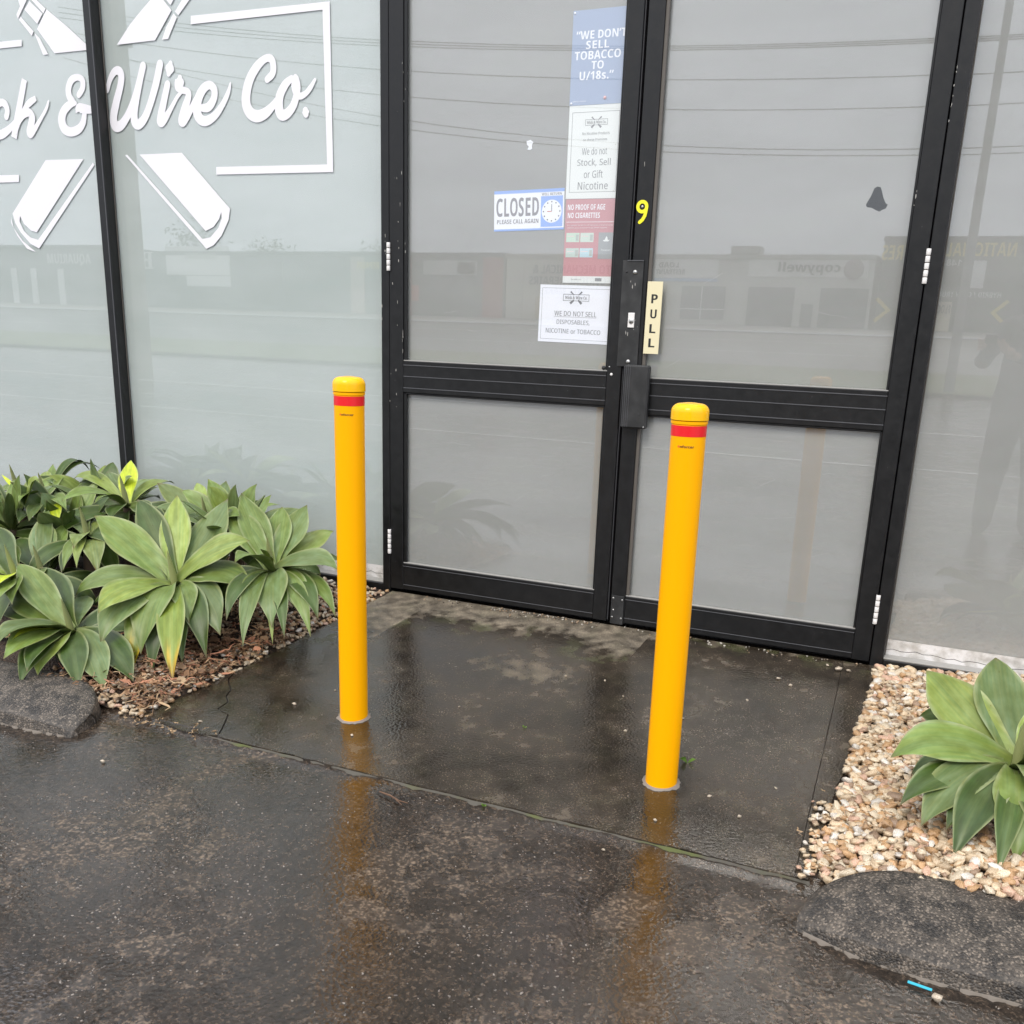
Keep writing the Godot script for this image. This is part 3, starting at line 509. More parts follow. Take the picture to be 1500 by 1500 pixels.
func asphalt_material() -> StandardMaterial3D:
	# covers 4 m x 1.5 m, 512 texels per metre, repeats beyond
	var w := 2048
	var h := 768
	var big := nbytes(noise(51, 0.0035, 5), w, h)
	var mid := nbytes(noise(52, 0.015, 5), w, h)
	var f1 := noise(53, 0.30, 2)
	var fine := nbytes(f1, w, h)
	var grit := nbytes(noise(54, 0.16, 3), w, h)
	var cn := noise(56, 0.21, 1, FastNoiseLite.TYPE_CELLULAR)
	cn.cellular_return_type = FastNoiseLite.RETURN_CELL_VALUE
	var cells := nbytes(cn, w, h)
	var o := PackedByteArray(); o.resize(w * h * 3)
	var ro := PackedByteArray(); ro.resize(w * h)
	for p in w * h:
		var b := (big[p] - 128) / 128.0
		var m := (mid[p] - 128) / 128.0
		var f := (fine[p] - 128) / 128.0
		var gt := (grit[p] - 128) / 128.0
		var worn := clampf((m * 0.7 + b * 1.1) * 1.6 - 0.05, 0.0, 1.0)
		var st := (cells[p] - 128) / 128.0
		var g := 42.0 + b * 7.0 + m * 5.0 + f * 14.0 + gt * 9.0 + st * 12.0
		var fleck := clampf((f * 0.6 + gt * 0.7 + st * 0.5 - 0.42 + worn * 0.22) * 3.5, 0.0, 1.0) * (0.25 + 0.6 * worn)
		var r_ := lerpf(g * 1.17, 146.0 + gt * 30.0, fleck * 0.62)
		var g_ := lerpf(g * 0.975, 126.0 + gt * 30.0, fleck * 0.62)
		var b_ := lerpf(g * 0.80, 104.0 + gt * 28.0, fleck * 0.62)
		o[p * 3] = int(clampf(r_, 0, 255)); o[p * 3 + 1] = int(clampf(g_, 0, 255)); o[p * 3 + 2] = int(clampf(b_, 0, 255))
		ro[p] = int(clampf(42.0 + worn * 56.0 - b * 24.0 + gt * 12.0, 24, 255))
	var mt := mat(Color.WHITE, 1.0, 0.0, 0.62)
	mt.albedo_texture = ImageTexture.create_from_image(Image.create_from_data(w, h, false, Image.FORMAT_RGB8, o))
	mt.roughness_texture = ImageTexture.create_from_image(Image.create_from_data(w, h, false, Image.FORMAT_L8, ro))
	var hm := noise(55, 0.14, 4).get_image(w, h, false, false, true)
	hm.convert(Image.FORMAT_L8)
	bump(mt, ImageTexture.create_from_image(hm), 0.07)
	return mt

func slab_piece(pts: Array, m: Material, called: String, th := 0.09) -> MeshInstance3D:
	# outline in x,z; top follows the ramp
	var k := MB.new()
	var p2 := PackedVector2Array()
	for p in pts: p2.append(Vector2(p[0], p[1]))
	var t := Geometry2D.triangulate_polygon(p2)
	var up := Vector3(0, 1, SLOPE).normalized()
	var f := []
	for p in p2: f.append(k.vert(Vector3(p.x, -SLOPE * p.y, p.y), up, Color.WHITE, Vector2((p.x + 2.4) / 2.4, p.y / 1.5)))
	for i in range(0, t.size(), 3): k.tri(f[t[i]], f[t[i + 1]], f[t[i + 2]])
	var cen := Vector2.ZERO
	for p in p2: cen += p / p2.size()
	for i in p2.size():
		var a := p2[i]
		var b := p2[(i + 1) % p2.size()]
		var e := (b - a).normalized()
		var out := Vector3(e.y, 0, -e.x)
		if Vector2(out.x, out.z).dot((a + b) / 2.0 - cen) < 0.0: out = -out
		var A := Vector3(a.x, -SLOPE * a.y, a.y)
		var B := Vector3(b.x, -SLOPE * b.y, b.y)
		var d := Vector3(0, th, 0)
		var q := [k.vert(A, out, Color.WHITE, Vector2((a.x + 2.4) / 2.4, a.y / 1.5)), k.vert(B, out, Color.WHITE, Vector2((b.x + 2.4) / 2.4, b.y / 1.5)), k.vert(B - d, out, Color.WHITE, Vector2((b.x + 2.43) / 2.4, b.y / 1.5)), k.vert(A - d, out, Color.WHITE, Vector2((a.x + 2.43) / 2.4, a.y / 1.5))]
		k.quad(q[0], q[1], q[2], q[3])
	return struct(called, k, m)

func wob_line(ax: float, az: float, bx_: float, bz: float, n: int, amp: float, sd: int) -> Array:
	var f := noise(sd, 9.0, 3)
	var out := []
	for i in n + 1:
		var t := float(i) / n
		var e := Vector2(bx_ - ax, bz - az).normalized()
		var d := f.get_noise_1d(t * Vector2(bx_ - ax, bz - az).length()) * amp
		out.append([lerpf(ax, bx_, t) - e.y * d, lerpf(az, bz, t) + e.x * d])
	return out

func ground() -> void:
	# the ground: one sheet to the horizon, everything else is laid above it
	var earth := mat(Color(0.08, 0.085, 0.06), 0.9)
	var g := MB.new()
	var zs := [-400.0, 0.0, 1.42, 12.0, 52.0, 500.0]
	var last := []
	for z in zs:
		var h := (gy(z) if z > 0.0 else 0.0) - 0.22
		var r := [g.vert(Vector3(-500, h, z), Vector3.UP), g.vert(Vector3(500, h, z), Vector3.UP)]
		if last: g.quad(last[0], last[1], r[1], r[0])
		last = r
	struct("ground", g, earth)
	var am := asphalt_material()
	var wob := noise(61, 1.3, 3)
	var near := sheet(-3.6, 1.6, 1.40, 3.4, 130, 50, -0.002, Vector2(-3.2, 1.4), Vector2(0.25, 1.0 / 1.5), wob, 0.006)
	var park := struct("asphalt_car_park", near, am)
	# pale stone chips standing out of the worn asphalt
	var chip_poses := []
	var chip_cols := []
	var dens := noise(62, 1.1, 4)
	rng.seed = 17
	for i in 9000:
		var x := rng.randf_range(-3.3, 0.9)
		var z := rng.randf_range(1.44, 2.9)
		if dens.get_noise_2d(x, z) + rng.randf_range(-0.35, 0.35) < 0.08: continue
		var y := gy(z) - 0.002 + wob.get_noise_2d(x, z) * 0.006
		chip_poses.append(stone_pose(x, z, y - 0.0004, rng.randf_range(0.0025, 0.0065)))
		chip_cols.append([Color(0.20, 0.17, 0.145), Color(0.13, 0.115, 0.10), Color(0.24, 0.21, 0.18), Color(0.10, 0.085, 0.075)][rng.randi() % 4])
	multi("stone_chips", stone_mesh(71), chip_poses, chip_cols, vmat(0.35), park)
	struct("asphalt_car_park", sheet(-60, 60, 3.4, 19.5, 2, 12, -0.004, Vector2(-3.2, 1.4), Vector2(0.25, 1.0 / 1.5)), am)
	struct("asphalt_car_park", sheet(-60, -3.6, 1.40, 3.4, 2, 3, -0.004, Vector2(-3.2, 1.4), Vector2(0.25, 1.0 / 1.5)), am)
	struct("asphalt_car_park", sheet(1.6, 60, 1.40, 3.4, 2, 3, -0.004, Vector2(-3.2, 1.4), Vector2(0.25, 1.0 / 1.5)), am)
	struct("grass_verge", sheet(-150, 120, 19.5, 25.0, 2, 4, 0.08), mat(Color(0.11, 0.13, 0.05), 0.9))
	struct("road", sheet(-150, 120, 25.0, 46.0, 2, 8, 0.0), mat(Color(0.07, 0.07, 0.072), 0.45))
	for z in [31.9, 39.0]:
		struct("lane_marking", sheet(-150, 120, z, z + 0.14, 2, 1, 0.006), mat(Color(0.7, 0.7, 0.68), 0.5))
	for z in [8.5, 13.5]:
		struct("bay_marking", sheet(-40, 40, z, z + 0.1, 2, 1, 0.004), mat(Color(0.6, 0.6, 0.58), 0.5))
	struct("footpath", sheet(-150, 120, 46.0, 52.0, 2, 2, 0.1), mat(Color(0.28, 0.27, 0.25), 0.7))
	# entrance slab: main ramp, right-hand strip behind a tooled groove, broken left corner
	var sm := slab_material()
	var crack := wob_line(-2.285, 1.0, -2.02, 1.415, 10, 0.05, 71)
	var left := wob_line(-2.235, 0.0, -2.285, 1.0, 12, 0.02, 72)
	var main := []
	main.append_array(left)
	for i in range(1, crack.size()): main.append([crack[i][0] + 0.003, crack[i][1]])
	main.append_array(wob_line(-1.99, 1.418, -0.238, 1.418, 40, 0.008, 73))
	main.append([-0.3, 0.25]); main.append([-0.316, 0.0])
	slab_piece(main, sm, "entrance_slab")
	var strip := [[-0.3135, 0.0], [-0.2975, 0.25], [-0.2355, 1.418]]
	strip.append_array(wob_line(-0.205, 1.418, -0.192, 0.04, 14, 0.012, 74))
	strip.append([-0.19, 0.0])
	slab_piece(strip, sm, "entrance_slab")
	var corner := []
	for p in crack: corner.append([p[0] - 0.003, p[1] + 0.001])
	corner.append([-2.08, 1.425])
	corner.append_array(wob_line(-2.15, 1.43, -2.345, 1.405, 6, 0.02, 75))
	corner.append_array(wob_line(-2.335, 1.33, -2.3, 1.05, 5, 0.012, 76))
	slab_piece(corner, sm, "entrance_slab")
	# packed grit under the joints and the crack
	var grit := MB.new()
	grit.poly([Vector3(-2.24, -0.006, 0.0), Vector3(-0.21, -0.006, 0.0), Vector3(-0.21, -SLOPE * 1.416 - 0.006, 1.416), Vector3(-2.24, -SLOPE * 1.416 - 0.006, 1.416)], Vector3.UP)
	struct("joint_grit", grit, mat(Color(0.035, 0.03, 0.024), 0.8))
	# mortar and silt left along the joint between slab and asphalt
	var silt := MB.new()
	var fz := noise(77, 6.0, 3)
	var prev := []
	var silt_n := 260
	for i in silt_n + 1:
		var x := lerpf(-2.3, -0.2, float(i) / silt_n)
		var z := 1.421 + fz.get_noise_1d(x) * 0.006
		var wd := 0.0015 + 0.016 * maxf(0.0, fz.get_noise_1d(x * 2.3 + 40.0) + 0.05)
		var mg := clampf(fz.get_noise_1d(x * 0.8 + 200.0) * 2.2, 0.0, 1.0)
		var col := Color(0.085, 0.075, 0.06).lerp(Color(0.09, 0.10, 0.03), mg)
		var y := -0.127
		var r := [silt.vert(Vector3(x, y, z - 0.002), Vector3(0, 1, 0.3), col), silt.vert(Vector3(x, y - 0.001, z + wd * 0.6), Vector3(0, 1, 0.3), col), silt.vert(Vector3(x, y - 0.012, z + wd), Vector3(0, 0.6, 0.8), col)]
		if prev:
			silt.quad(prev[0], r[0], r[1], prev[1]); silt.quad(prev[1], r[1], r[2], prev[2])
		prev = r
	struct("joint_silt", silt, vmat(0.8))

# ------------------------------------------------------------------ the shop
func shopfront() -> void:
	var t := thing("shop_building", "shop building with black-framed frosted windows either side of the glass doors", "building")
	var f: Material = M.frame
	var top := 2.9
	# shell
	bx("wall", Vector3(-9, -0.2, -0.25), Vector3(-5.3, top, 0.0), 0.01, M.wall, t)
	bx("wall", Vector3(1.42, -0.2, -0.25), Vector3(7, top, 0.0), 0.01, M.wall, t)
	bx("parapet", Vector3(-9, top + 0.06, -0.25), Vector3(7, 3.9, 0.03), 0.01, M.wall, t)
	bx("roof", Vector3(-9, 3.2, -6.25), Vector3(7, 3.3, -0.26), 0.0, M.inside, t)
	bx("back_wall", Vector3(-9, -0.2, -6.25), Vector3(7, 3.2, -6.0), 0.0, M.inside, t)
	bx("side_wall", Vector3(-9, -0.2, -6.0), Vector3(-8.8, 3.2, -0.26), 0.0, M.inside, t)
	bx("side_wall", Vector3(6.8, -0.2, -6.0), Vector3(7, 3.2, -0.26), 0.0, M.inside, t)
	bx("floor", Vector3(-8.8, -0.2, -6.0), Vector3(6.8, -0.02, -0.12), 0.0, M.inside, t)
	bx("footing", Vector3(-5.3, -0.2, -0.11), Vector3(1.42, -0.022, -0.001), 0.0, M.soil, t)
	bx("header", Vector3(-5.3, 2.82, -0.1), Vector3(1.42, top + 0.06, 0.0), 0.004, f, t)
	# mullions and jambs
	for q in [[-5.3, -5.25, 0.0, "mullion"], [-3.781, -3.735, 0.0, "mullion"], [-2.283, -2.2465, 0.0, "door_jamb"], [-0.2235, -0.18, 0.0, "door_jamb"], [1.37, 1.42, 0.0, "mullion"]]:
		bx(q[3], Vector3(q[0], -0.02, -0.1), Vector3(q[1], 2.82, q[2]), 0.002, f, t)
	# raised line down the face of the left mullion
	bx("mullion_ridge", Vector3(-3.742, 0.06, -0.001), Vector3(-3.7375, 2.82, 0.0025), 0.001, M.ridge, t)
	# door head
	bx("door_head", Vector3(-2.2465, 2.55, -0.1), Vector3(-0.2235, 2.82, -0.001), 0.003, f, t)
	# windows: sill, glass, film, flaking strip along the bottom
	var wins := [[-5.25, -3.781, "film_left"], [-3.735, -2.283, "film_left"], [-0.18, 1.37, "film_door"]]
	for w in wins:
		bx("window_sill", Vector3(w[0], -0.012, -0.1), Vector3(w[1], 0.028, -0.004), 0.003, f, t)
		bx("sill_trim", Vector3(w[0], 0.028, -0.09), Vector3(w[1], 0.034, -0.008), 0.0015, M.gasket, t)
		bx("glass_pane", Vector3(w[0] - 0.004, 0.02, ZG - 0.004), Vector3(w[1] + 0.004, 2.83, ZG), 0.0, M.glass, t)
		bx("window_film", Vector3(w[0] - 0.004, 0.092, ZG - 0.0054), Vector3(w[1] + 0.004, 2.83, ZG - 0.0044), 0.0, M[w[2]], t)
		bx("gasket", Vector3(w[1] - 0.004, 0.035, ZG), Vector3(w[1], 2.82, ZG + 0.006), 0.001, M.bead, t)
		bx("gasket", Vector3(w[0], 0.035, ZG), Vector3(w[0] + 0.004, 2.82, ZG + 0.006), 0.001, M.bead, t)
		# flaking white backing below the film: an uneven upper and lower piece with a wandering crack
		var fz := noise(90 + int(w[0] * 10.0), 14.0, 3)
		var n := 60
		var hi := PackedVector2Array()
		var lo := PackedVector2Array()
		var crack := PackedVector2Array()
		for i in n + 1:
			var x := lerpf(w[0], w[1], float(i) / n)
			crack.append(Vector2(x, 0.052 + fz.get_noise_1d(x * 2.0) * 0.012))
		for i in n + 1: hi.append(crack[i] + Vector2(0, 0.0012))
		hi.append(Vector2(w[1], 0.093)); hi.append(Vector2(w[0], 0.093))
		for i in n + 1: lo.append(crack[n - i] - Vector2(0, 0.0012))
		lo.append(Vector2(w[0], 0.03)); lo.append(Vector2(w[1], 0.03))
		for pp in [hi, lo]:
			var k := MB.new()
			k.flat_shape(pp, ZG - 0.0044, 0.0008)
			var fm := mat(Color.WHITE, 0.6)
			tri_tex(fm, seamless(95, 0.02, 256, 5, Color(0.66, 0.64, 0.61), Color(0.90, 0.89, 0.885), 0.36), 3.0)
			obj("flaking_strip", k, fm, t)
		bx("backing_board", Vector3(w[0], 0.02, ZG - 0.016), Vector3(w[1], 0.093, ZG - 0.0065), 0.0, M.inside, t)

func door_leaf(t: Node3D, x0: float, x1: float, sl: float, sr: float, rail: Array, b_top: float, hole: bool) -> void:
	# x0..x1 leaf, sl/sr inner edges of the stiles, rail [bottom, top] of the middle rail
	var f: Material = M.frame
	var bot := 0.013
	var top := 2.545
	bx("stile", Vector3(x0, bot, -0.045), Vector3(sl, top, 0.0), 0.002, f, t)
	bx("stile", Vector3(sr, bot, -0.045), Vector3(x1, top, 0.0), 0.002, f, t)
	bx("bottom_rail", Vector3(sl, bot + 0.002, -0.045), Vector3(sr, b_top, -0.0015), 0.002, f, t)
	bx("middle_rail", Vector3(sl, rail[0], -0.045), Vector3(sr, rail[1], -0.0015), 0.002, f, t)
	bx("top_rail", Vector3(sl, 2.44, -0.045), Vector3(sr, top, -0.0015), 0.002, f, t)
	for y in [rail[1] - 0.018, rail[1] - 0.063, rail[0] + 0.017]:
		bx("rail_ridge", Vector3(sl + 0.001, y, -0.002), Vector3(sr - 0.001, y + 0.0035, 0.001), 0.001, M.ridge, t)
	for y in [b_top - 0.014, bot + 0.022]:
		bx("rail_ridge", Vector3(sl + 0.001, y, -0.002), Vector3(sr - 0.001, y + 0.0025, 0.0008), 0.0008, M.ridge, t)
	var panes := [[b_top, rail[0]], [rail[1], 2.44]]
	for i in 2:
		var y0: float = panes[i][0]
		var y1: float = panes[i][1]
		bx("glass_pane", Vector3(sl - 0.004, y0 - 0.004, -0.026), Vector3(sr + 0.004, y1 + 0.004, -0.020), 0.0, M.glass, t)
		var k := MB.new()
		var p := PackedVector2Array([Vector2(sl - 0.003, y0 - 0.003), Vector2(sr + 0.003, y0 - 0.003), Vector2(sr + 0.003, y1 + 0.003), Vector2(sl - 0.003, y1 + 0.003)])
		if hole and i == 1:
			# the film is torn out in a small triangle
			var hp := [Vector2(-0.412, 1.607), Vector2(-0.421, 1.602), Vector2(-0.428, 1.58), Vector2(-0.437, 1.562), Vector2(-0.441, 1.552), Vector2(-0.437, 1.545), Vector2(-0.422, 1.543), Vector2(-0.411, 1.537), Vector2(-0.396, 1.531), Vector2(-0.389, 1.536), Vector2(-0.378, 1.54), Vector2(-0.373, 1.552), Vector2(-0.38, 1.556), Vector2(-0.389, 1.572), Vector2(-0.396, 1.592), Vector2(-0.402, 1.605)]
			# two pieces that meet above and below the hole
			var pl := PackedVector2Array([Vector2(sl - 0.003, y1 + 0.003), Vector2(sl - 0.003, y0 - 0.003), Vector2(-0.411, y0 - 0.003)])
			for q in [7, 6, 5, 4, 3, 2, 1, 0]: pl.append(hp[q])
			pl.append(Vector2(-0.412, y1 + 0.003))
			k.flat_shape(pl, -0.0290, 0.0)
			p = PackedVector2Array([Vector2(-0.412, y1 + 0.003), hp[0]])
			for q in [15, 14, 13, 12, 11, 10, 9, 8, 7]: p.append(hp[q])
			p.append(Vector2(-0.411, y0 - 0.003)); p.append(Vector2(sr + 0.003, y0 - 0.003)); p.append(Vector2(sr + 0.003, y1 + 0.003))
		k.flat_shape(p, -0.0290, 0.0)
		obj("window_film", k, M.film_door, t)
		# glazing beads, pale gasket lip along the bottom
		bx("glazing_bead", Vector3(sl, y0, -0.020), Vector3(sl + 0.013, y1, -0.006), 0.002, f if x0 < -2.0 else M.bead, t)
		bx("glazing_bead", Vector3(sr - 0.009, y0, -0.020), Vector3(sr, y1, -0.006), 0.002, f, t)
		bx("glazing_bead", Vector3(sl, y0, -0.020), Vector3(sr, y0 + 0.004, -0.004), 0.0015, M.gasket, t)
		bx("glazing_bead", Vector3(sl, y1 - 0.008, -0.020), Vector3(sr, y1, -0.006), 0.002, f, t)
	# scuffs and dried drips on the film
	var sm := mat(Color(0.34, 0.34, 0.325), 0.3)
	for i in 9:
		var pa := []
		var wd := []
		var low := i < 6
		var p := Vector2(rng.randf_range(sl + 0.08, sr - 0.15), rng.randf_range(b_top + 0.05, rail[0] - 0.1) if low else rng.randf_range(rail[1] + 0.03, rail[1] + 0.35))
		var an := rng.randf_range(-0.5, 0.6)
		var len_ := rng.randf_range(0.03, 0.11)
		for q in 7:
			pa.append(p + Vector2(cos(an), sin(an)) * len_ * q / 6.0 + Vector2(0, rng.randf_range(-0.002, 0.002)))
			wd.append(rng.randf_range(0.0003, 0.0011))
		var rk := MB.new()
		ribbon(rk, pa, wd, -0.0289, 0.0, 0.0, false)
		obj("scuff", rk, sm, t)
func hinge(t: Node3D, at: Vector3, tilt := 0.0) -> void:
	var h := Node3D.new()
	h.name = "hinge"
	t.add_child(h, true)
	h.position = at
	for i in 5:
		var k := MB.new()
		var r := 0.0075
		var y := (i - 2) * 0.0218
		k.lathe(Vector3(0, y, 0), [[0.0, -0.0098, 0, -1], [r - 0.001, -0.0098, 0, -1], [r, -0.0088, 1, -0.3], [r, 0.0088, 1, 0.3], [r - 0.001, 0.0098, 0, 1], [0.0, 0.0098, 0, 1]], 14)
		obj("knuckle", k, M.hinge, h)
	var pin := MB.new()
	pin.tube([Vector3(0, -0.055, 0), Vector3(0, 0.055, 0)], [0.005, 0.005], 10)
	obj("pin", pin, M.frame, h)

func screw(t: Node3D, at: Vector3, r: float, m: Material, called := "screw") -> void:
	var k := MB.new()
	k.lathe(at, [[r, 0.0, 1, 0], [r * 0.95, r * 0.25, 1, 0.6], [r * 0.6, r * 0.5, 0.5, 1], [0.0, r * 0.55, 0, 1]], 14, Color.WHITE, Vector3.BACK)
	obj(called, k, m, t)

func doors() -> void:
	var L := thing("glass_door", "frosted glass door leaf covered with notices, hinged beside the lettered window", "door")
	door_leaf(L, -2.2445, -1.238, -2.181, -1.295, [0.857, 0.983], 0.132, false)
	hinge(L, Vector3(-2.246, 1.384, 0.004))
	hinge(L, Vector3(-2.246, 0.222, 0.004))
	bx("meeting_stile_edge", Vector3(-1.2378, 0.016, -0.04), Vector3(-1.2335, 2.54, -0.012), 0.001, M.ridge, L)
	screw(L, Vector3(-1.2855, 1.0, 0.0005), 0.003, M.steel)
	screw(L, Vector3(-1.276, 0.973, 0.0005), 0.0055, M.hinge)
	screw(L, Vector3(-1.31, 0.995, -0.0055), 0.008, M.ink, "rubber_stop")
	var Rr := thing("glass_door", "frosted glass door leaf with a yellow number 9 and a PULL plate", "door")
	door_leaf(Rr, -1.2215, -0.2275, -1.1625, -0.2885, [0.834, 0.965], 0.1255, true)
	hinge(Rr, Vector3(-0.2255, 1.362, 0.004))
	hinge(Rr, Vector3(-0.2255, 0.211, 0.004))
	# lock plate spanning the meeting stiles, with cylinder and bolts
	var lp := bx("lock_plate", Vector3(-1.2555, 1.004, 0.0012), Vector3(-1.1765, 1.375, 0.0055), 0.0015, M.plate, Rr)
	bx("plate_lip", Vector3(-1.238, 1.372, 0.0055), Vector3(-1.1765, 1.376, 0.0085), 0.0008, M.ridge, lp)
	var cy := bx("lock_cylinder", Vector3(-1.2215, 1.143, 0.0056), Vector3(-1.1975, 1.195, 0.0105), 0.002, M.hinge, Rr)
	var kk := MB.new()
	kk.lathe(Vector3(-1.2085, 1.166, 0.0106), [[0.0095, 0.0, 1, 0], [0.009, 0.0025, 0.6, 1], [0.0, 0.003, 0, 1]], 18, Color.WHITE, Vector3.BACK)
	obj("keyway", kk, M.steel, cy)
	bx("key_slot", Vector3(-1.2098, 1.157, 0.0128), Vector3(-1.2072, 1.165, 0.0142), 0.0, M.ink, cy)
	screw(Rr, Vector3(-1.207, 1.335, 0.0056), 0.0085, M.steel, "bolt")
	screw(Rr, Vector3(-1.2385, 1.336, 0.0056), 0.004, M.ink, "bolt_hole")
	screw(Rr, Vector3(-1.212, 1.022, 0.0056), 0.0085, M.steel, "bolt")
	# black strike guard box
	var g := bx("strike_guard", Vector3(-1.2185, 0.783, 0.002), Vector3(-1.1205, 1.012, 0.032), 0.006, M.plate, Rr)
	for i in 4:
		bx("guard_rib", Vector3(-1.2155 + i * 0.0075, 0.787, 0.0315), Vector3(-1.2135 + i * 0.0075, 1.008, 0.0335), 0.0008, M.ridge, g)
	screw(Rr, Vector3(-1.148, 0.835, 0.032), 0.003, M.ink)
	screw(Rr, Vector3(-1.128, 0.79, 0.032), 0.003, M.steel)
	# PULL plate
	var pp := bx("pull_plate", Vector3(-1.157, 1.053, 0.0012), Vector3(-1.1, 1.304, 0.0045), 0.0012, M.cream, Rr)
	var yy := [1.245, 1.193, 1.142, 1.092]
	for i in 4:
		letters("PULL"[i], Vector3(-1.1275, yy[i], 0.0047), 0.0235, 0.031, font_bold, M.ink, pp)
	# yellow number 9 drawn as one bent stroke
	var nine := MB.new()
	var pa := []
	var wd := []
	for i in 25:
		var a := deg_to_rad(-35.0 - 335.0 * i / 24.0)
		pa.append(Vector2(-1.1975 + 0.0165 * cos(a), 1.5545 + 0.0165 * sin(a)))
		wd.append(0.0058)
	for q in [Vector2(-1.183, 1.54), Vector2(-1.186, 1.524), Vector2(-1.194, 1.511), Vector2(-1.2035, 1.503)]:
		pa.append(q); wd.append(0.006)
	ribbon(nine, pa, wd, 0.0016, 0.003, 0.0012)
	obj("number_9", nine, M.green9, Rr)
	screw(Rr, Vector3(-1.1975, 1.5545, 0.0006), 0.005, M.steel)
	# flush bolt plate at the foot of the meeting stile
	var fp := bx("flush_bolt_plate", Vector3(-1.2185, 0.008, 0.0008), Vector3(-1.1665, 0.125, 0.0032), 0.001, M.plate, Rr)
	for q in [[-1.211, 0.113], [-1.1735, 0.109], [-1.2115, 0.035], [-1.1745, 0.033]]:
		screw(Rr, Vector3(q[0], q[1], 0.0032), 0.0042, M.steel)
		screw(Rr, Vector3(q[0], q[1], 0.0046), 0.0022, M.ink, "screw_recess")
	screw(Rr, Vector3(-1.208, 0.066, 0.0032), 0.0026, M.hinge)
	# paint flaked off the edges of the door frames
	var chip := mat(Color(0.42, 0.40, 0.37), 0.6)
	rng.seed = 11
	for q in [[L, -2.1815, 1.3, 1.75, 9], [L, -2.1815, 0.97, 1.1, 7], [L, -2.262, 1.38, 1.47, 4], [L, -2.2815, 1.1, 1.2, 4], [L, -2.183, 1.9, 2.1, 5], [Rr, -0.2215, 1.78, 1.95, 8], [Rr, -0.289, 1.5, 1.6, 4], [L, -1.297, 1.2, 1.9, 3], [Rr, -1.2, 1.62, 1.7, 2], [L, -2.22, 0.7, 1.35, 8], [Rr, -1.2, 1.1, 1.32, 9]]:
		for i in int(q[4]):
			var y := rng.randf_range(q[2], q[3])
			var hgt := rng.randf_range(0.003, 0.02)
			var wdt := rng.randf_range(0.0012, 0.0042)
			var x: float = q[1] + rng.randf_range(-0.002, 0.002) + (rng.randf_range(-0.03, 0.02) if q[3] - q[2] > 0.2 else 0.0)
			var pts := PackedVector2Array()
			for k in 7:
				var a := TAU * k / 7.0
				var rr := rng.randf_range(0.5, 1.0)
				pts.append(Vector2(x + cos(a) * wdt * rr * 0.5, y + sin(a) * hgt * rr * 0.5))
			var mb := MB.new()
			mb.flat_shape(pts, 0.0058 if (q[1] == -1.2 and q[2] < 1.4) else 0.0006, 0.0)
			obj("paint_chip", mb, chip, q[0])

func ribbon(k: MB, pa: Array, wd: Array, z: float, th: float, rise: float, round_ends := true) -> void:
	# a flat stroke of varying half-width along pa; climbs by `rise` so that it never lies on itself
	var n := pa.size()
	var fl := []
	var fr := []
	var zz := []
	var P := pa.duplicate()
	var W := wd.duplicate()
	if round_ends:
		var d0: Vector2 = (P[0] - P[1]).normalized()
		var d1: Vector2 = (P[n - 1] - P[n - 2]).normalized()
		var w0: float = W[0]
		var w1: float = W[n - 1]
		for q in [[0.55, 0.83], [0.85, 0.5], [1.0, 0.12]]:
			P.insert(0, pa[0] + d0 * w0 * q[0]); W.insert(0, w0 * q[1])
			P.append(pa[n - 1] + d1 * w1 * q[0]); W.append(w1 * q[1])
	n = P.size()
	for i in n:
		var t: Vector2 = (P[mini(i + 1, n - 1)] - P[maxi(i - 1, 0)]).normalized()
		var nn: Vector2 = Vector2(-t.y, t.x) * float(W[i])
		var zc := z + rise * float(i) / (n - 1)
		zz.append(zc)
		fl.append(P[i] + nn)
		fr.append(P[i] - nn)
	for i in n - 1:
		var a := Vector3(fl[i].x, fl[i].y, zz[i])
		var b := Vector3(fl[i + 1].x, fl[i + 1].y, zz[i + 1])
		var c := Vector3(fr[i + 1].x, fr[i + 1].y, zz[i + 1])
		var d := Vector3(fr[i].x, fr[i].y, zz[i])
		var va := k.vert(a, Vector3.BACK)
		var vb := k.vert(b, Vector3.BACK)
		var vc := k.vert(c, Vector3.BACK)
		var vd := k.vert(d, Vector3.BACK)
		k.quad(va, vb, vc, vd)
		if th > 0.0:
			var dn := Vector3(0, 0, -th)
			var e1 := Vector3(fl[i].x - fr[i].x, fl[i].y - fr[i].y, 0)
			k.poly([a, b, b + dn, a + dn], e1)
			k.poly([d, c, c + dn, d + dn], -e1)

func smooth(pts: Array, sub: int) -> Array:
	# Catmull-Rom through [x, y, half-width] rows
	var out := []
	var n := pts.size()
	for i in n - 1:
		var p0: Array = pts[maxi(i - 1, 0)]
		var p1: Array = pts[i]
		var p2: Array = pts[i + 1]
		var p3: Array = pts[mini(i + 2, n - 1)]
		for s in sub:
			var t := float(s) / sub
			var r := []
			for q in 3:
				r.append(0.5 * ((2.0 * p1[q]) + (-p0[q] + p2[q]) * t + (2.0 * p0[q] - 5.0 * p1[q] + 4.0 * p2[q] - p3[q]) * t * t + (-p0[q] + 3.0 * p1[q] - 3.0 * p2[q] + p3[q]) * t * t * t))
			out.append(r)
	out.append(pts[n - 1])
	return out

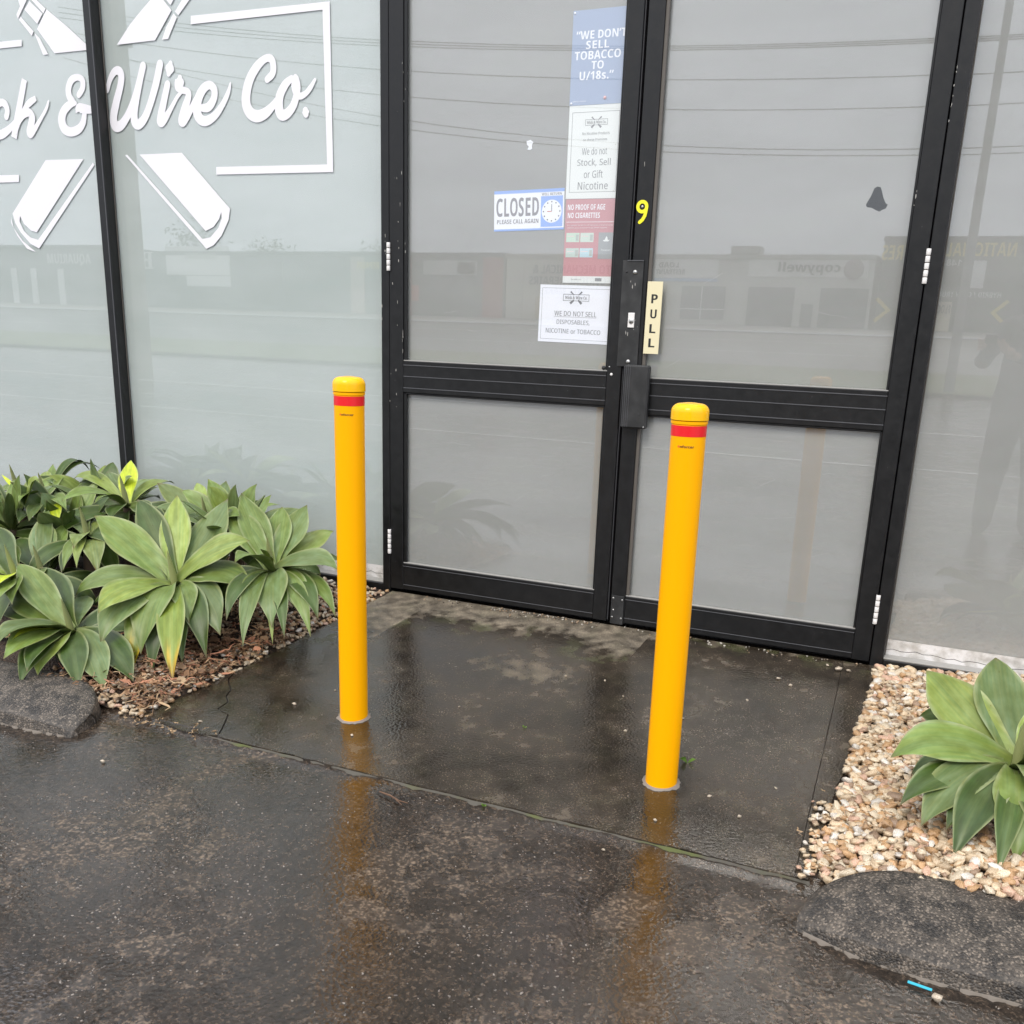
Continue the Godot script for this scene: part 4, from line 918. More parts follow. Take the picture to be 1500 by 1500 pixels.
func window_sign() -> void:
	var t := thing("window_lettering", "white vinyl script lettering and crossed emblem stuck on the window glass", "sign")
	var z := ZG + 0.0006
	for s in STROKES:
		var k := MB.new()
		for j in s[1].size():
			var sm := smooth(s[1][j], 6)
			var pa := []
			var wd := []
			for r in sm:
				pa.append(Vector2(r[0], r[1])); wd.append(r[2])
			ribbon(k, pa, wd, z + 0.0003 * j, 0.0, 0.00025, s[0] != "k" or j > 1)
		obj("letter", k, M.vinyl, t)
	for i in SHAPES.size():
		var p := PackedVector2Array()
		for q in SHAPES[i]: p.append(Vector2(q[0], q[1]))
		var k := MB.new()
		k.flat_shape(p, z + 0.0004, 0.0003)
		obj("emblem_bar" if i < 3 else "emblem_blade", k, M.vinyl, t)

# ------------------------------------------------------------------ bollards
func bollards() -> void:
	var spots := [[Vector3(-1.7, 0, 1.122), "yellow bollard with a red band between the agave bed and the doors", 12.0, Vector2(0.0, 0.0), 1.076], [Vector3(-0.666, 0, 1.115), "yellow bollard with a red band in front of the PULL door", 6.0, Vector2(0.006, -0.004), 1.06]]
	for s in spots:
		var at: Vector3 = s[0]
		at.y = -SLOPE * at.z
		var t := thing("bollard", s[1], "bollard", at, "yellow bollards in front of the doors")
		t.rotation = Vector3(s[3].y, 0, s[3].x)
		var R := 0.045
		var up: float = s[4] - 1.051
		var post := MB.new()
		post.lathe(Vector3.ZERO, [[R, -0.06, 1, 0], [R, 1.0 + up, 1, 0]], 48)
		obj("post", post, M.yellow, t)
		var cap := MB.new()
		var prof := [[R + 0.0035, 1.008, 0, -1], [R + 0.0035, 1.0085, 1, 0], [R + 0.0035, 1.028, 1, 0.05]]
		for i in 9:
			var a := (i + 1) * PI / 2.0 / 9.0
			prof.append([R + 0.0035 - 0.022 + 0.022 * cos(a), 1.028 + 0.021 * sin(a), cos(a), sin(a)])
		prof.append([0.012, 1.051, 0.05, 1.0]); prof.append([0.0, 1.0513, 0, 1])
		cap.lathe(Vector3(0, up, 0), prof, 48)
		obj("cap", cap, M.cap, t)
		var lip := MB.new()
		lip.lathe(Vector3(0, up, 0), [[R + 0.0012, 0.998, 0.3, -1], [R + 0.0022, 0.999, 1, 0], [R + 0.0022, 1.0055, 1, 0], [R, 1.0065, 0.3, 1]], 48)
		obj("cap_collar", lip, M.yellow, t)
		var band := MB.new()
		band.lathe(Vector3(0, up, 0), [[R, 0.9675, 0, -1], [R + 0.0006, 0.968, 1, 0], [R + 0.0006, 0.9945, 1, 0], [R, 0.995, 0, 1]], 48)
		obj("red_band", band, M.red, t)
		# small maker's print bent round the post
		for q in [["e", -0.0185, 0.0055, 0.0056, M.ink_red], ["nforcer", 0.0035, 0.036, 0.0072, M.ink]]:
			var am := text_mesh(q[0], q[2], q[3], font_bold, 0.0002)
			var arr := am.surface_get_arrays(0)
			var vv: PackedVector3Array = arr[Mesh.ARRAY_VERTEX]
			var face := atan2(-at.x, 3.68 - at.z) + deg_to_rad(-s[2])
			for i in vv.size():
				var a: float = face + (vv[i].x + float(q[1])) / R
				vv[i] = Vector3(sin(a) * (R + 0.0004 + vv[i].z), 0.943 + up + vv[i].y, cos(a) * (R + 0.0004 + vv[i].z))
			arr[Mesh.ARRAY_VERTEX] = vv
			arr[Mesh.ARRAY_NORMAL] = null
			var st := SurfaceTool.new()
			st.create_from_arrays(arr)
			st.generate_normals()
			obj("print", st.commit(), q[4], t)
		# grout collar at the foot
		var gr := MB.new()
		var fz := noise(101 + int(at.x * 10.0), 2.0, 2)
		var ring := []
		for i in 40:
			var a := TAU * i / 40.0
			var d := Vector3(cos(a), 0, sin(a))
			var ro := R + 0.006 + 0.006 * (fz.get_noise_2d(d.x * 2.0, d.z * 2.0) + 0.4)
			var yb := -SLOPE * d.z * ro
			ring.append([gr.vert(d * (R - 0.002) + Vector3(0, yb + 0.005, 0), Vector3(d.x * 0.4, 1, d.z * 0.4).normalized()), gr.vert(d * ro + Vector3(0, yb + 0.003, 0), Vector3(d.x, 1, d.z).normalized()), gr.vert(d * (ro + 0.004) + Vector3(0, yb - 0.008, 0), d)])
		for i in 40:
			var a: Array = ring[i]
			var b: Array = ring[(i + 1) % 40]
			gr.quad(a[0], b[0], b[1], a[1]); gr.quad(a[1], b[1], b[2], a[2])
		obj("grout_collar", gr, M.grout, t)

# ------------------------------------------------------------------ kerbs, beds
func kerb(x_nose: float, dir: float, length: float, zf: float, zb: float, nose_in: float, tex: Material) -> void:
	# rounded concrete kerb running along x; the nose is a rounded end
	var k := MB.new()
	var fz := noise(111 + int(x_nose * 7.0), 6.0, 4)
	var f2 := noise(112, 40.0, 3)
	var rows := []
	var nx := 150
	for i in nx + 1:
		var u := pow(float(i) / nx, 1.6) * length
		var x := x_nose + dir * u
		var s := sqrt(clampf(1.0 - pow(1.0 - clampf(u / 0.24, 0.0, 1.0), 2.0), 0.0, 1.0))
		var hh := 0.088 * (0.25 + 0.75 * s)
		var zq := zf - nose_in * pow(1.0 - clampf(u / 0.3, 0.0, 1.0), 2.0)
		var zbk := lerpf(zq - 0.05, zb, s)
		var r := []
		for j in 25:
			var a := float(j) / 24.0
			# profile: front toe, upright face, rounded top, back
			var zz: float
			var yy: float
			if a < 0.25:
				zz = zq - 0.012 * (a / 0.25); yy = hh * 0.52 * (a / 0.25)
			elif a < 0.8:
				var b := (a - 0.25) / 0.55
				zz = lerpf(zq - 0.012, zbk + 0.03, b)
				yy = hh * (0.52 + 0.48 * sin(minf(b * 1.35, 1.0) * PI / 2.0))
			else:
				var b := (a - 0.8) / 0.2
				zz = lerpf(zbk + 0.03, zbk, b); yy = lerpf(hh, -0.06, b)
			var p := Vector3(x, gy(zf) + yy - 0.004, zz)
			var d := fz.get_noise_3d(p.x, p.y, p.z) * 0.005 + f2.get_noise_3d(p.x, p.y, p.z) * 0.0016
			p += Vector3(0, d, d * 0.6)
			r.append(k.vert(p, Vector3.ZERO))
		rows.append(r)
	var nose := k.vert(Vector3(x_nose - dir * 0.012, gy(zf) - 0.01, zf - nose_in - 0.03), Vector3.ZERO)
	var tris := []
	for i in nx:
		for j in 24:
			tris.append([rows[i][j], rows[i][j + 1], rows[i + 1][j + 1]]); tris.append([rows[i][j], rows[i + 1][j + 1], rows[i + 1][j]])
	for j in 24: tris.append([nose, rows[0][j], rows[0][j + 1]])
	for t in tris:
		var g := (k.v[t[1]] - k.v[t[0]]).cross(k.v[t[2]] - k.v[t[0]])
		var cen := Vector3(x_nose + dir * (length if t[0] != nose else 0.2), gy(zf) - 0.02, (zf + zb) / 2.0)
		var out := (k.v[t[0]] - cen) * Vector3(0.0 if t[0] != nose else 1.0, 1, 1)
		if g.dot(out) < 0.0: g = -g
		for q in t: k.n[q] += g
	for i in k.n.size(): k.n[i] = k.n[i].normalized()
	for t in tris: k.tri(t[0], t[1], t[2])
	struct("kerb", k, tex)
	# pale mortar squeezed out along the foot of the kerb
	var mo := MB.new()
	var prev := []
	for i in 300:
		var u := 0.02 + pow(float(i) / 299.0, 1.4) * length
		var x := x_nose + dir * u
		var zc := zf - nose_in * pow(1.0 - clampf(u / 0.3, 0.0, 1.0), 2.0)
		var wd := -0.006 + 0.026 * maxf(0.0, fz.get_noise_1d(x * 3.1 + 9.0) + 0.22)
		var y := gy(zf)
		var r := [mo.vert(Vector3(x, y + 0.005, zc - 0.008), Vector3(0, 1, 0.6)), mo.vert(Vector3(x, y + 0.003, zc + wd * 0.6), Vector3(0, 1, 0.6)), mo.vert(Vector3(x, y - 0.008, zc + wd), Vector3(0, 0.6, 1))]
		if prev:
			mo.quad(prev[0], r[0], r[1], prev[1]); mo.quad(prev[1], r[1], r[2], prev[2])
		prev = r
	struct("kerb_mortar", mo, mat(Color(0.15, 0.125, 0.10), 0.7))

func kerbs() -> void:
	var sz := 1024
	var cn := noise(121, 0.14, 1, FastNoiseLite.TYPE_CELLULAR)
	cn.cellular_return_type = FastNoiseLite.RETURN_CELL_VALUE
	var a := nbytes(cn, sz, sz)
	cn.cellular_return_type = FastNoiseLite.RETURN_DISTANCE
	var dist := nbytes(cn, sz, sz)
	var b := nbytes(noise(122, 0.008, 5), sz, sz)
	var e := nbytes(noise(123, 0.3, 3), sz, sz)
	var o := PackedByteArray(); o.resize(sz * sz * 3)
	var hgt := PackedByteArray(); hgt.resize(sz * sz)
	for i in sz * sz:
		hgt[i] = clampi(255 - dist[i] + int((e[i] - 128) * 0.5) + int((b[i] - 128) * 0.4), 0, 255)
		var g := 60.0 + (a[i] - 128) * 0.14 + (b[i] - 128) * 0.22 + (e[i] - 128) * 0.16
		var w := clampf((a[i] - 182.0) / 40.0, 0.0, 1.0) * clampf((150.0 - dist[i]) / 60.0, 0.0, 1.0) * clampf((b[i] - 40.0) / 90.0, 0.2, 1.0)
		var gg := lerpf(g, 112.0 + (e[i] - 128) * 0.4, w)
		o[i * 3] = int(clampf(gg * 1.07, 0, 255)); o[i * 3 + 1] = int(clampf(gg * 0.97, 0, 255)); o[i * 3 + 2] = int(clampf(gg * 0.86, 0, 255))
	var m := mat(Color.WHITE, 0.55)
	tri_tex(m, ImageTexture.create_from_image(Image.create_from_data(sz, sz, false, Image.FORMAT_RGB8, o)), 1.5)
	m.uv1_triplanar_sharpness = 4.0
	bump(m, ImageTexture.create_from_image(Image.create_from_data(sz, sz, false, Image.FORMAT_L8, hgt)), 0.22)
	kerb(-0.2, 1.0, 5.0, 1.69, 1.36, 0.06, m)
	kerb(-2.42, -1.0, 5.0, 1.64, 1.34, 0.02, m)

func bed_h(x: float, z: float, fz: FastNoiseLite) -> float:
	var h := -SLOPE * z - 0.012 + fz.get_noise_2d(x, z) * 0.02
	if x < -2.2: h += clampf((-2.42 - x) * 0.12, 0.0, 0.05) + clampf((0.9 - absf(z - 0.7)) * 0.03, 0.0, 0.03) + clampf((x + 2.5) * 0.06, 0.0, 0.012)
	else:
		h += clampf((x + 0.15) * 0.10, 0.0, 0.05) + clampf((z - 0.9) * 0.06, 0.0, 0.03)
	# level with the underside of the slab edge where the bed runs under it
	var near_slab := clampf((x + 2.40) / 0.10, 0.0, 1.0) if x < -1.0 else clampf((-0.10 - x) / 0.08, 0.0, 1.0)
	return lerpf(h, -SLOPE * z - 0.007, near_slab)

func bed_mesh(x0: float, x1: float, z0: float, z1: float, fz: FastNoiseLite) -> MB:
	var k := MB.new()
	var nx := int((x1 - x0) / 0.05)
	var nz := int((z1 - z0) / 0.05)
	var rows := []
	for j in nz + 1:
		var r := []
		for i in nx + 1:
			var x := lerpf(x0, x1, float(i) / nx)
			var z := lerpf(z0, z1, float(j) / nz)
			var e := 0.01
			var nn := Vector3(bed_h(x - e, z, fz) - bed_h(x + e, z, fz), 2.0 * e, bed_h(x, z - e, fz) - bed_h(x, z + e, fz)).normalized()
			r.append(k.vert(Vector3(x, bed_h(x, z, fz), z), nn))
		rows.append(r)
	for j in nz:
		for i in nx: k.quad(rows[j][i], rows[j][i + 1], rows[j + 1][i + 1], rows[j + 1][i])
	return k

func stone_mesh(sd: int) -> ArrayMesh:
	var k := MB.new()
	var f := noise(sd, 0.9, 2)
	var rings := 5
	var seg := 7
	var rows := []
	for j in rings + 1:
		var ph := PI * j / rings
		var r := []
		for i in seg:
			var a := TAU * i / seg + (0.4 if j % 2 == 1 else 0.0)
			var d := Vector3(sin(ph) * cos(a), cos(ph), sin(ph) * sin(a))
			var q := d * (1.0 + 0.75 * f.get_noise_3d(d.x, d.y, d.z))
			r.append(k.vert(q * Vector3(0.5, 0.34, 0.42), (d / Vector3(0.5, 0.34, 0.42)).normalized()))
		rows.append(r)
	for j in rings:
		for i in seg: k.quad(rows[j][i], rows[j][(i + 1) % seg], rows[j + 1][(i + 1) % seg], rows[j + 1][i])
	return k.mesh()

func stone_col() -> Color:
	var q := rng.randf()
	var c := Color(0.74, 0.56, 0.37)
	if q < 0.26: c = Color(0.80, 0.66, 0.48)
	elif q < 0.36: c = Color(0.82, 0.76, 0.66)
	elif q < 0.52: c = Color(0.60, 0.36, 0.18)
	elif q < 0.60: c = Color(0.40, 0.27, 0.18)
	elif q < 0.68: c = Color(0.74, 0.47, 0.33)
	return Color(minf(c.r * 1.14, 0.92), minf(c.g * 1.2, 0.88), minf(c.b * 1.28, 0.82)) * rng.randf_range(0.74, 1.02)

func stone_pose(x: float, z: float, h: float, s: float) -> Transform3D:
	var b := Basis.from_euler(Vector3(rng.randf_range(-0.5, 0.5), rng.randf_range(0, TAU), rng.randf_range(-0.5, 0.5)))
	b = b * Basis.from_scale(Vector3(s * rng.randf_range(0.95, 1.35), s * rng.randf_range(0.7, 1.05), s * rng.randf_range(0.75, 1.05)))
	return Transform3D(b, Vector3(x, h, z))

func multi(called: String, mesh: Mesh, poses: Array, cols: Array, m: Material, parent: Node) -> void:
	var mm := MultiMesh.new()
	mm.transform_format = MultiMesh.TRANSFORM_3D
	mm.use_colors = true
	mm.mesh = mesh
	mm.instance_count = poses.size()
	for i in poses.size():
		mm.set_instance_transform(i, poses[i])
		mm.set_instance_color(i, cols[i])
	var o := MultiMeshInstance3D.new()
	o.multimesh = mm
	o.material_override = m
	o.name = called
	o.set_meta("kind", "stuff")
	parent.add_child(o, true)

func curl_mesh(sd: int, len_: float, wd: float, bend: float) -> ArrayMesh:
	# a curled dry leaf shred: a thin strip with thickness
	var k := MB.new()
	var f := noise(sd, 3.0, 2)
	var n := 9
	var rows := []
	for i in n + 1:
		var t := float(i) / n
		var a := bend * (t - 0.5)
		var p := Vector3((t - 0.5) * len_ * (1.0 - 0.15 * absf(bend)), cos(a * 1.4) * 0.02 * absf(bend) * len_ * 8.0 + f.get_noise_1d(t * 2.0) * 0.012, f.get_noise_1d(t + 20.0) * 0.03 + a * a * len_ * 0.2)
		var w := wd * sin(clampf(t * 1.05 + 0.02, 0.0, 1.0) * PI) + wd * 0.15
		var tw := f.get_noise_1d(t + 50.0) * 2.2
		var sd_ := Vector3(0, sin(tw), cos(tw)) * w
		var up := Vector3(0, cos(tw), -sin(tw))
		rows.append([k.vert(p - sd_, up), k.vert(p + up * w * 0.25, up), k.vert(p + sd_, up), k.vert(p - up * 0.001, -up)])
	for i in n:
		for j in 3: k.quad(rows[i][j], rows[i + 1][j], rows[i + 1][j + 1], rows[i][j + 1])
		k.quad(rows[i][3], rows[i + 1][3], rows[i + 1][0], rows[i][0])
	return k.mesh()

func beds() -> void:
	var fz := noise(131, 2.2, 3)
	rng.seed = 21
	var stones := []
	for i in 7: stones.append(stone_mesh(140 + i))
	# ---- right-hand bed of pale pebbles
	var rb := struct("gravel_bed", bed_mesh(-0.235, 2.2, -0.005, 1.41, fz), M.soil)
	var slots := []
	for pass_ in 3:
		var x := -0.19
		while x < 1.0:
			var z := 0.012
			while z < 1.40:
				var xx := x + rng.randf_range(-0.012, 0.012)
				var zz := z + rng.randf_range(-0.012, 0.012)
				var edge := -0.195 + 0.01 * fz.get_noise_2d(0.0, zz * 6.0)
				if xx > edge and zz > 0.01:
					var s := rng.randf_range(0.019, 0.036)
					slots.append([xx, zz, bed_h(xx, zz, fz) + 0.003 + 0.0065 * pass_ + rng.randf_range(-0.002, 0.004), s])
				z += 0.0235
			x += 0.0235
	# pebbles spilling over the slab corner
	for i in 90:
		var t := rng.randf()
		var xx := -0.2 - absf(rng.randfn(0.0, 0.022))
		var zz := 1.05 + 0.37 * t
		slots.append([xx, zz, -SLOPE * zz + 0.006, rng.randf_range(0.011, 0.022)])
	slots.sort_custom(func(a, b): return shown(a) > shown(b))
	var per := []
	var pc := []
	for i in 7:
		per.append([]); pc.append([])
	for i in slots.size():
		var q: Array = slots[i]
		var pose := stone_pose(q[0], q[1], q[2], q[3])
		var col := stone_col()
		var kind := rng.randi() % 7
		if i < 260:
			var o := MeshInstance3D.new()
			o.mesh = stones[kind]
			o.set_surface_override_material(0, pebble_mat(col))
			o.transform = pose
			o.name = "pebble"
			rb.add_child(o, true)
		else:
			per[kind].append(pose); pc[kind].append(col)
	for i in 7: multi("gravel", stones[i], per[i], pc[i], M.pebble, rb)
	# ---- left-hand planted bed: soil, litter, some pebbles
	var lb := struct("planting_bed", bed_mesh(-5.4, -2.19, -0.005, 1.41, fz), M.soil)
	per = []
	pc = []
	for i in 7:
		per.append([]); pc.append([])
	for i in 2600:
		var xx := rng.randf_range(-2.85, -2.23)
		var zz := rng.randf_range(0.02, 1.42)
		if xx > -2.235 - 0.055 * zz - 0.03 * clampf(zz - 1.0, 0.0, 1.0): continue
		var keep := 0.9 if (zz < 0.62 or (xx > -2.72 and zz > 1.0) or xx > -2.42) else 0.25
		if rng.randf() > keep: continue
		var kind := rng.randi() % 7
		per[kind].append(stone_pose(xx, zz, bed_h(xx, zz, fz) + 0.006 + rng.randf() * 0.008, rng.randf_range(0.012, 0.026)))
		pc[kind].append(stone_col() * 0.85)
	for i in 7: multi("gravel", stones[i], per[i], pc[i], M.pebble, lb)
	var curls := [curl_mesh(1, 0.09, 0.006, 1.2), curl_mesh(2, 0.13, 0.004, 0.6), curl_mesh(3, 0.06, 0.010, 1.8), curl_mesh(4, 0.16, 0.0025, 0.9)]
	for j in 4:
		var poses := []
		var cols := []
		for i in 190:
			var xx := rng.randf_range(-3.3, -2.27)
			var zz := rng.randf_range(0.1, 1.40)
			if rng.randf() < 0.6:
				xx = rng.randf_range(-2.75, -2.26); zz = rng.randf_range(0.6, 1.40)
			if xx > -2.235 - 0.055 * zz: xx -= 0.05
			var b := Basis.from_euler(Vector3(rng.randf_range(-0.4, 0.4), rng.randf_range(0, TAU), rng.randf_range(-0.35, 0.35))).scaled(Vector3.ONE * rng.randf_range(0.6, 1.15))
			poses.append(Transform3D(b, Vector3(xx, bed_h(xx, zz, fz) + rng.randf_range(0.008, 0.035), zz)))
			var c: Color = [Color(0.36, 0.22, 0.12), Color(0.26, 0.14, 0.07), Color(0.48, 0.33, 0.19), Color(0.16, 0.09, 0.05), Color(0.40, 0.18, 0.10)][rng.randi() % 5]
			cols.append(c * rng.randf_range(0.8, 1.2))
		multi("leaf_litter", curls[j], poses, cols, M.litter, lb)
	# litter caught among the right-hand pebbles
	var poses2 := []
	var cols2 := []
	for i in 150:
		var xx := rng.randf_range(-0.17, 0.6)
		var zz := rng.randf_range(0.1, 1.4)
		poses2.append(Transform3D(Basis.from_euler(Vector3(rng.randf_range(-0.3, 0.3), rng.randf_range(0, TAU), 0)).scaled(Vector3.ONE * rng.randf_range(0.4, 0.9)), Vector3(xx, bed_h(xx, zz, fz) + 0.028, zz)))
		cols2.append(Color(0.5, 0.32, 0.18) * rng.randf_range(0.5, 1.2))
	multi("leaf_litter", curls[0], poses2, cols2, M.litter, rb)

var pebble_mats := {}
func pebble_mat(c: Color) -> Material:
	var key := Vector3i(c.r * 9, c.g * 9, c.b * 9)
	if not pebble_mats.has(key):
		var m: StandardMaterial3D = M.pebble.duplicate()
		m.vertex_color_use_as_albedo = false
		m.albedo_color = c.clamp().linear_to_srgb()
		pebble_mats[key] = m
	return pebble_mats[key]

func shown(q: Array) -> float:
	# apparent size from where the photograph was taken, top layer first
	var d := Vector3(q[0], q[2], q[1]).distance_to(Vector3(0, 1.135, 3.68))
	return q[3] / d + (0.004 if q[0] < 0.3 else -1.0) + q[2] * 0.02

# ------------------------------------------------------------------ agaves
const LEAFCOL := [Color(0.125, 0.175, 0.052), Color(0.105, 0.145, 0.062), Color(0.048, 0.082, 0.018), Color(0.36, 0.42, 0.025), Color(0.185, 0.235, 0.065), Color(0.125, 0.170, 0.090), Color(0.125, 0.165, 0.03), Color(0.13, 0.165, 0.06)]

func leaf_mesh(H: Vector3, T: Vector3, w: float, bow: float, kind: int, axis: Vector3) -> MB:
	var k := MB.new()
	var L := H.distance_to(T)
	var base: Color = LEAFCOL[kind]
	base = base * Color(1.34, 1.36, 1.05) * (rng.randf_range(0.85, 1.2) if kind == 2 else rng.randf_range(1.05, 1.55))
	var C := (H + T) / 2.0 + Vector3.UP * bow * 1.3 + Vector3(rng.randf_range(-1, 1), 0, rng.randf_range(-1, 1)) * 0.012
	if T.y < H.y + 0.02 and bow > 0.04:
		# lower leaves reach out level and turn down towards the tip
		C = H + Vector3(T.x - H.x, 0, T.z - H.z) * 0.68 + Vector3.UP * (bow * 0.7 + 0.02)
	var cols := [-1.0, -0.955, -0.8, -0.42, 0.0, 0.42, 0.8, 0.955, 1.0]
	var streak := []
	for j in 9: streak.append(rng.randf_range(0.92, 1.07))
	var ph := rng.randf_range(0, TAU)
	var wave := rng.randf_range(0.2, 1.0) * 0.05
	var tone := rng.randf_range(0.0, 1.0)
	var rows := 17
	var up_rows := []
	var dn_rows := []
	var twist := rng.randf_range(-0.3, 0.3)
	var droop := rng.randf_range(-0.3, 0.9) if bow > 0.04 else rng.randf_range(-0.2, 0.5)
	var side0 := (T - H).cross(axis).normalized()
	var curl := rng.randf_range(-0.03, 0.03)
	var v0 := rng.randf() * 0.7
	var u0 := rng.randf()
	for i in rows + 1:
		var u := float(i) / rows
		var p := H.lerp(C, u).lerp(C.lerp(T, u), u)
		p += Vector3.DOWN * droop * L * pow(maxf(0.0, u - 0.72), 2.0) + side0 * curl * L * u * u
		var tg := ((C - H) * (1.0 - u) + (T - C) * u + Vector3.DOWN * droop * L * maxf(0.0, u - 0.72)).normalized()
		var nn := axis - tg * axis.dot(tg)
		if nn.length() < 0.12:
			var toward := (Vector3(0, 1.135, 3.68) - p).normalized()
			nn = nn + (toward - tg * toward.dot(tg)) * 0.6
		nn = nn.normalized().rotated(tg, twist * u)
		var sd := tg.cross(nn).normalized()
		var prof: float
		if u < 0.56: prof = 0.40 + 0.60 * smoothstep(0.0, 1.0, u / 0.56)
		else: prof = pow(cos(clampf((u - 0.56) / 0.44, 0.0, 1.0) * PI / 2.0), 1.12)
		if u > 0.985: prof = 0.012
		var hw := w * 0.5 * prof
		var fold := 0.42 * (1.0 - smoothstep(0.0, 0.5, u)) + 0.10 + 0.30 * smoothstep(0.75, 1.0, u)
		var th := (0.010 * (1.0 - u) + 0.0025) * clampf(prof * 1.3, 0.0, 1.0)
		var ur := []
		var dr := []
		for j in 9:
			var s: float = cols[j]
			var off := sd * hw * s + nn * (fold * hw * s * s + wave * hw * sin(u * 11.0 + ph + (2.0 if s > 0 else 0.0)) * s * s)
			var nt := (nn - sd * (2.0 * fold * s) * 0.9).normalized()
			var col: Color = base * float(streak[j])
			# pale translucent margin and the pale base every leaf of this plant has
			if absf(s) > 0.94: col = col.lerp(Color(0.42, 0.46, 0.22), 0.6)
			elif j == 4: col = col.lerp(Color(0.26, 0.32, 0.14), 0.18)
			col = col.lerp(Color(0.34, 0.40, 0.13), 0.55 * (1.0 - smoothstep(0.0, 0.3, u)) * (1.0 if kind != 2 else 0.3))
			if kind == 6: col = col.lerp(Color(0.62, 0.42, 0.03), smoothstep(0.80, 0.92, u + 0.08 * sin(s * 5.0 + ph)))
			if kind == 7 or (kind == 6 and tone > 0.5): col = col.lerp(Color(0.16, 0.07, 0.03), smoothstep(0.93, 0.97, u + 0.02 * sin(s * 9.0)))
			if u > 0.975: col = col.lerp(Color(0.20, 0.12, 0.06), 0.7)
			ur.append(k.vert(p + off, nt, col, Vector2(u0 + s * 0.22 * prof, v0 + u * 0.6)))
			dr.append(k.vert(p + off - nn * th * (1.0 - s * s * s * s), -nt, col, Vector2(u0 + 0.5 + s * 0.22 * prof, v0 + u * 0.6)))
		up_rows.append(ur)
		dn_rows.append(dr)
	for i in rows:
		for j in 8:
			k.quad(up_rows[i][j], up_rows[i][j + 1], up_rows[i + 1][j + 1], up_rows[i + 1][j])
			k.quad(dn_rows[i][j], dn_rows[i][j + 1], dn_rows[i + 1][j + 1], dn_rows[i + 1][j])
	return k

func plants() -> void:
	rng.seed = 33
	var stem_m := mat(Color(0.10, 0.07, 0.045), 0.85)
	var fz := noise(131, 2.2, 3)
	for pl in PLANTS:
		var H := Vector3(pl[1][0], pl[1][1], pl[1][2])
		var floor_ := bed_h(H.x, H.z, fz)
		var t := thing("agave_plant", pl[0], "plant", Vector3(H.x, floor_, H.z), "agave plants in the beds")
		var inv := -t.position
		var axis := Vector3(0.22 if H.x < -1.0 else -0.05, 0.78, 0.52).normalized()
		var st := MB.new()
		st.tube([Vector3(0, -0.03, 0), Vector3(0, (H.y - floor_) * 0.6, 0.0), Vector3(0, H.y - floor_ + 0.01, 0)], [0.035, 0.03, 0.018], 10)
		obj("stem", st, stem_m, t)
		for r in pl[2]:
			var T := Vector3(r[0], r[1], r[2])
			obj("leaf", leaf_mesh(H + inv + (T - H).normalized() * 0.012, T + inv, r[3] * 1.02, r[4], int(r[5]), axis), M.leaf, t)
		# shorter, older leaves underneath, all round
		var n := 7
		for i in n:
			var a := TAU * (i + rng.randf() * 0.5) / n
			var L := rng.randf_range(0.24, 0.34)
			var T := H + Vector3(cos(a) * L, rng.randf_range(-0.16, -0.02), sin(a) * L)
			T.y = maxf(T.y, bed_h(T.x, T.z, fz) + 0.025)
			if T.z < 0.03: T.z = 0.03
			if T.x > -2.3 and T.x < -0.1 and H.x < -2.0: T.x = -2.32
			if H.x > -0.5 and T.x < -0.02: T.x = -0.02
			if T.z > 1.28: T.z = 1.28
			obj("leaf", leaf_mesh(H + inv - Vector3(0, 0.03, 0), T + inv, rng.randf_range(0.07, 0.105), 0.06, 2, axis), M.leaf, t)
		# furled heart
		var hs := MB.new()
		var tipv := H + inv + axis * 0.10 + Vector3(0, 0.07, 0)
		var spear := Color(0.42, 0.46, 0.19)
		hs.tube([H + inv - Vector3(0, 0.01, 0), (H + inv).lerp(tipv, 0.4), (H + inv).lerp(tipv, 0.8), tipv], [0.013, 0.012, 0.006, 0.0008], 9, spear)
		obj("furled_leaf", hs, M.leaf, t)

# ------------------------------------------------------------------ notices on the left-hand door
func sheet_of(called: String, label: String, c: Array, m: Material, z: float) -> Node3D:
	# c: centre x, y, width, height, tilt
	var t := thing(called, label, "notice", Vector3(c[0], c[1], z), "")
	t.rotation.z = c[4]
	bx("sheet", Vector3(-c[2] / 2, -c[3] / 2, -0.0003), Vector3(c[2] / 2, c[3] / 2, 0.0), 0.0, m, t)
	return t

func small_emblem(t: Node3D, at: Vector3, w: float, m: Material) -> void:
	for s in [-1.0, 1.0]:
		for q in [[0.06, 0.20, 0.012, 0.03], [-0.06, -0.20, 0.028, 0.045]]:
			var d := Vector2(s * 0.14, 0.12 if q[0] > 0 else -0.12) * w
			var a := Vector2(s * 0.08, q[0] * 1.4) * w
			var e := d.normalized()
			var n := Vector2(-e.y, e.x)
			var k := MB.new()
			k.flat_shape(PackedVector2Array([a - n * q[2] * w, a + n * q[2] * w, a + d + n * q[3] * w, a + d - n * q[3] * w]), 0.0, 0.0)
			obj("emblem_blade", k, m, t).position = at
	for r in [[-0.5, 0.10, 0.5, 0.115], [-0.5, -0.115, 0.5, -0.10], [-0.5, -0.115, -0.485, 0.115], [0.485, -0.115, 0.5, 0.115]]:
		bx("emblem_bar", at + Vector3(r[0] * w, r[1] * w, 0.0), at + Vector3(r[2] * w, r[3] * w, 0.0002), 0.0, m, t)
	letters("Wick & Wire Co.", at + Vector3(0, 0, 0.0002), w * 0.86, w * 0.11, font_serif, m, t)

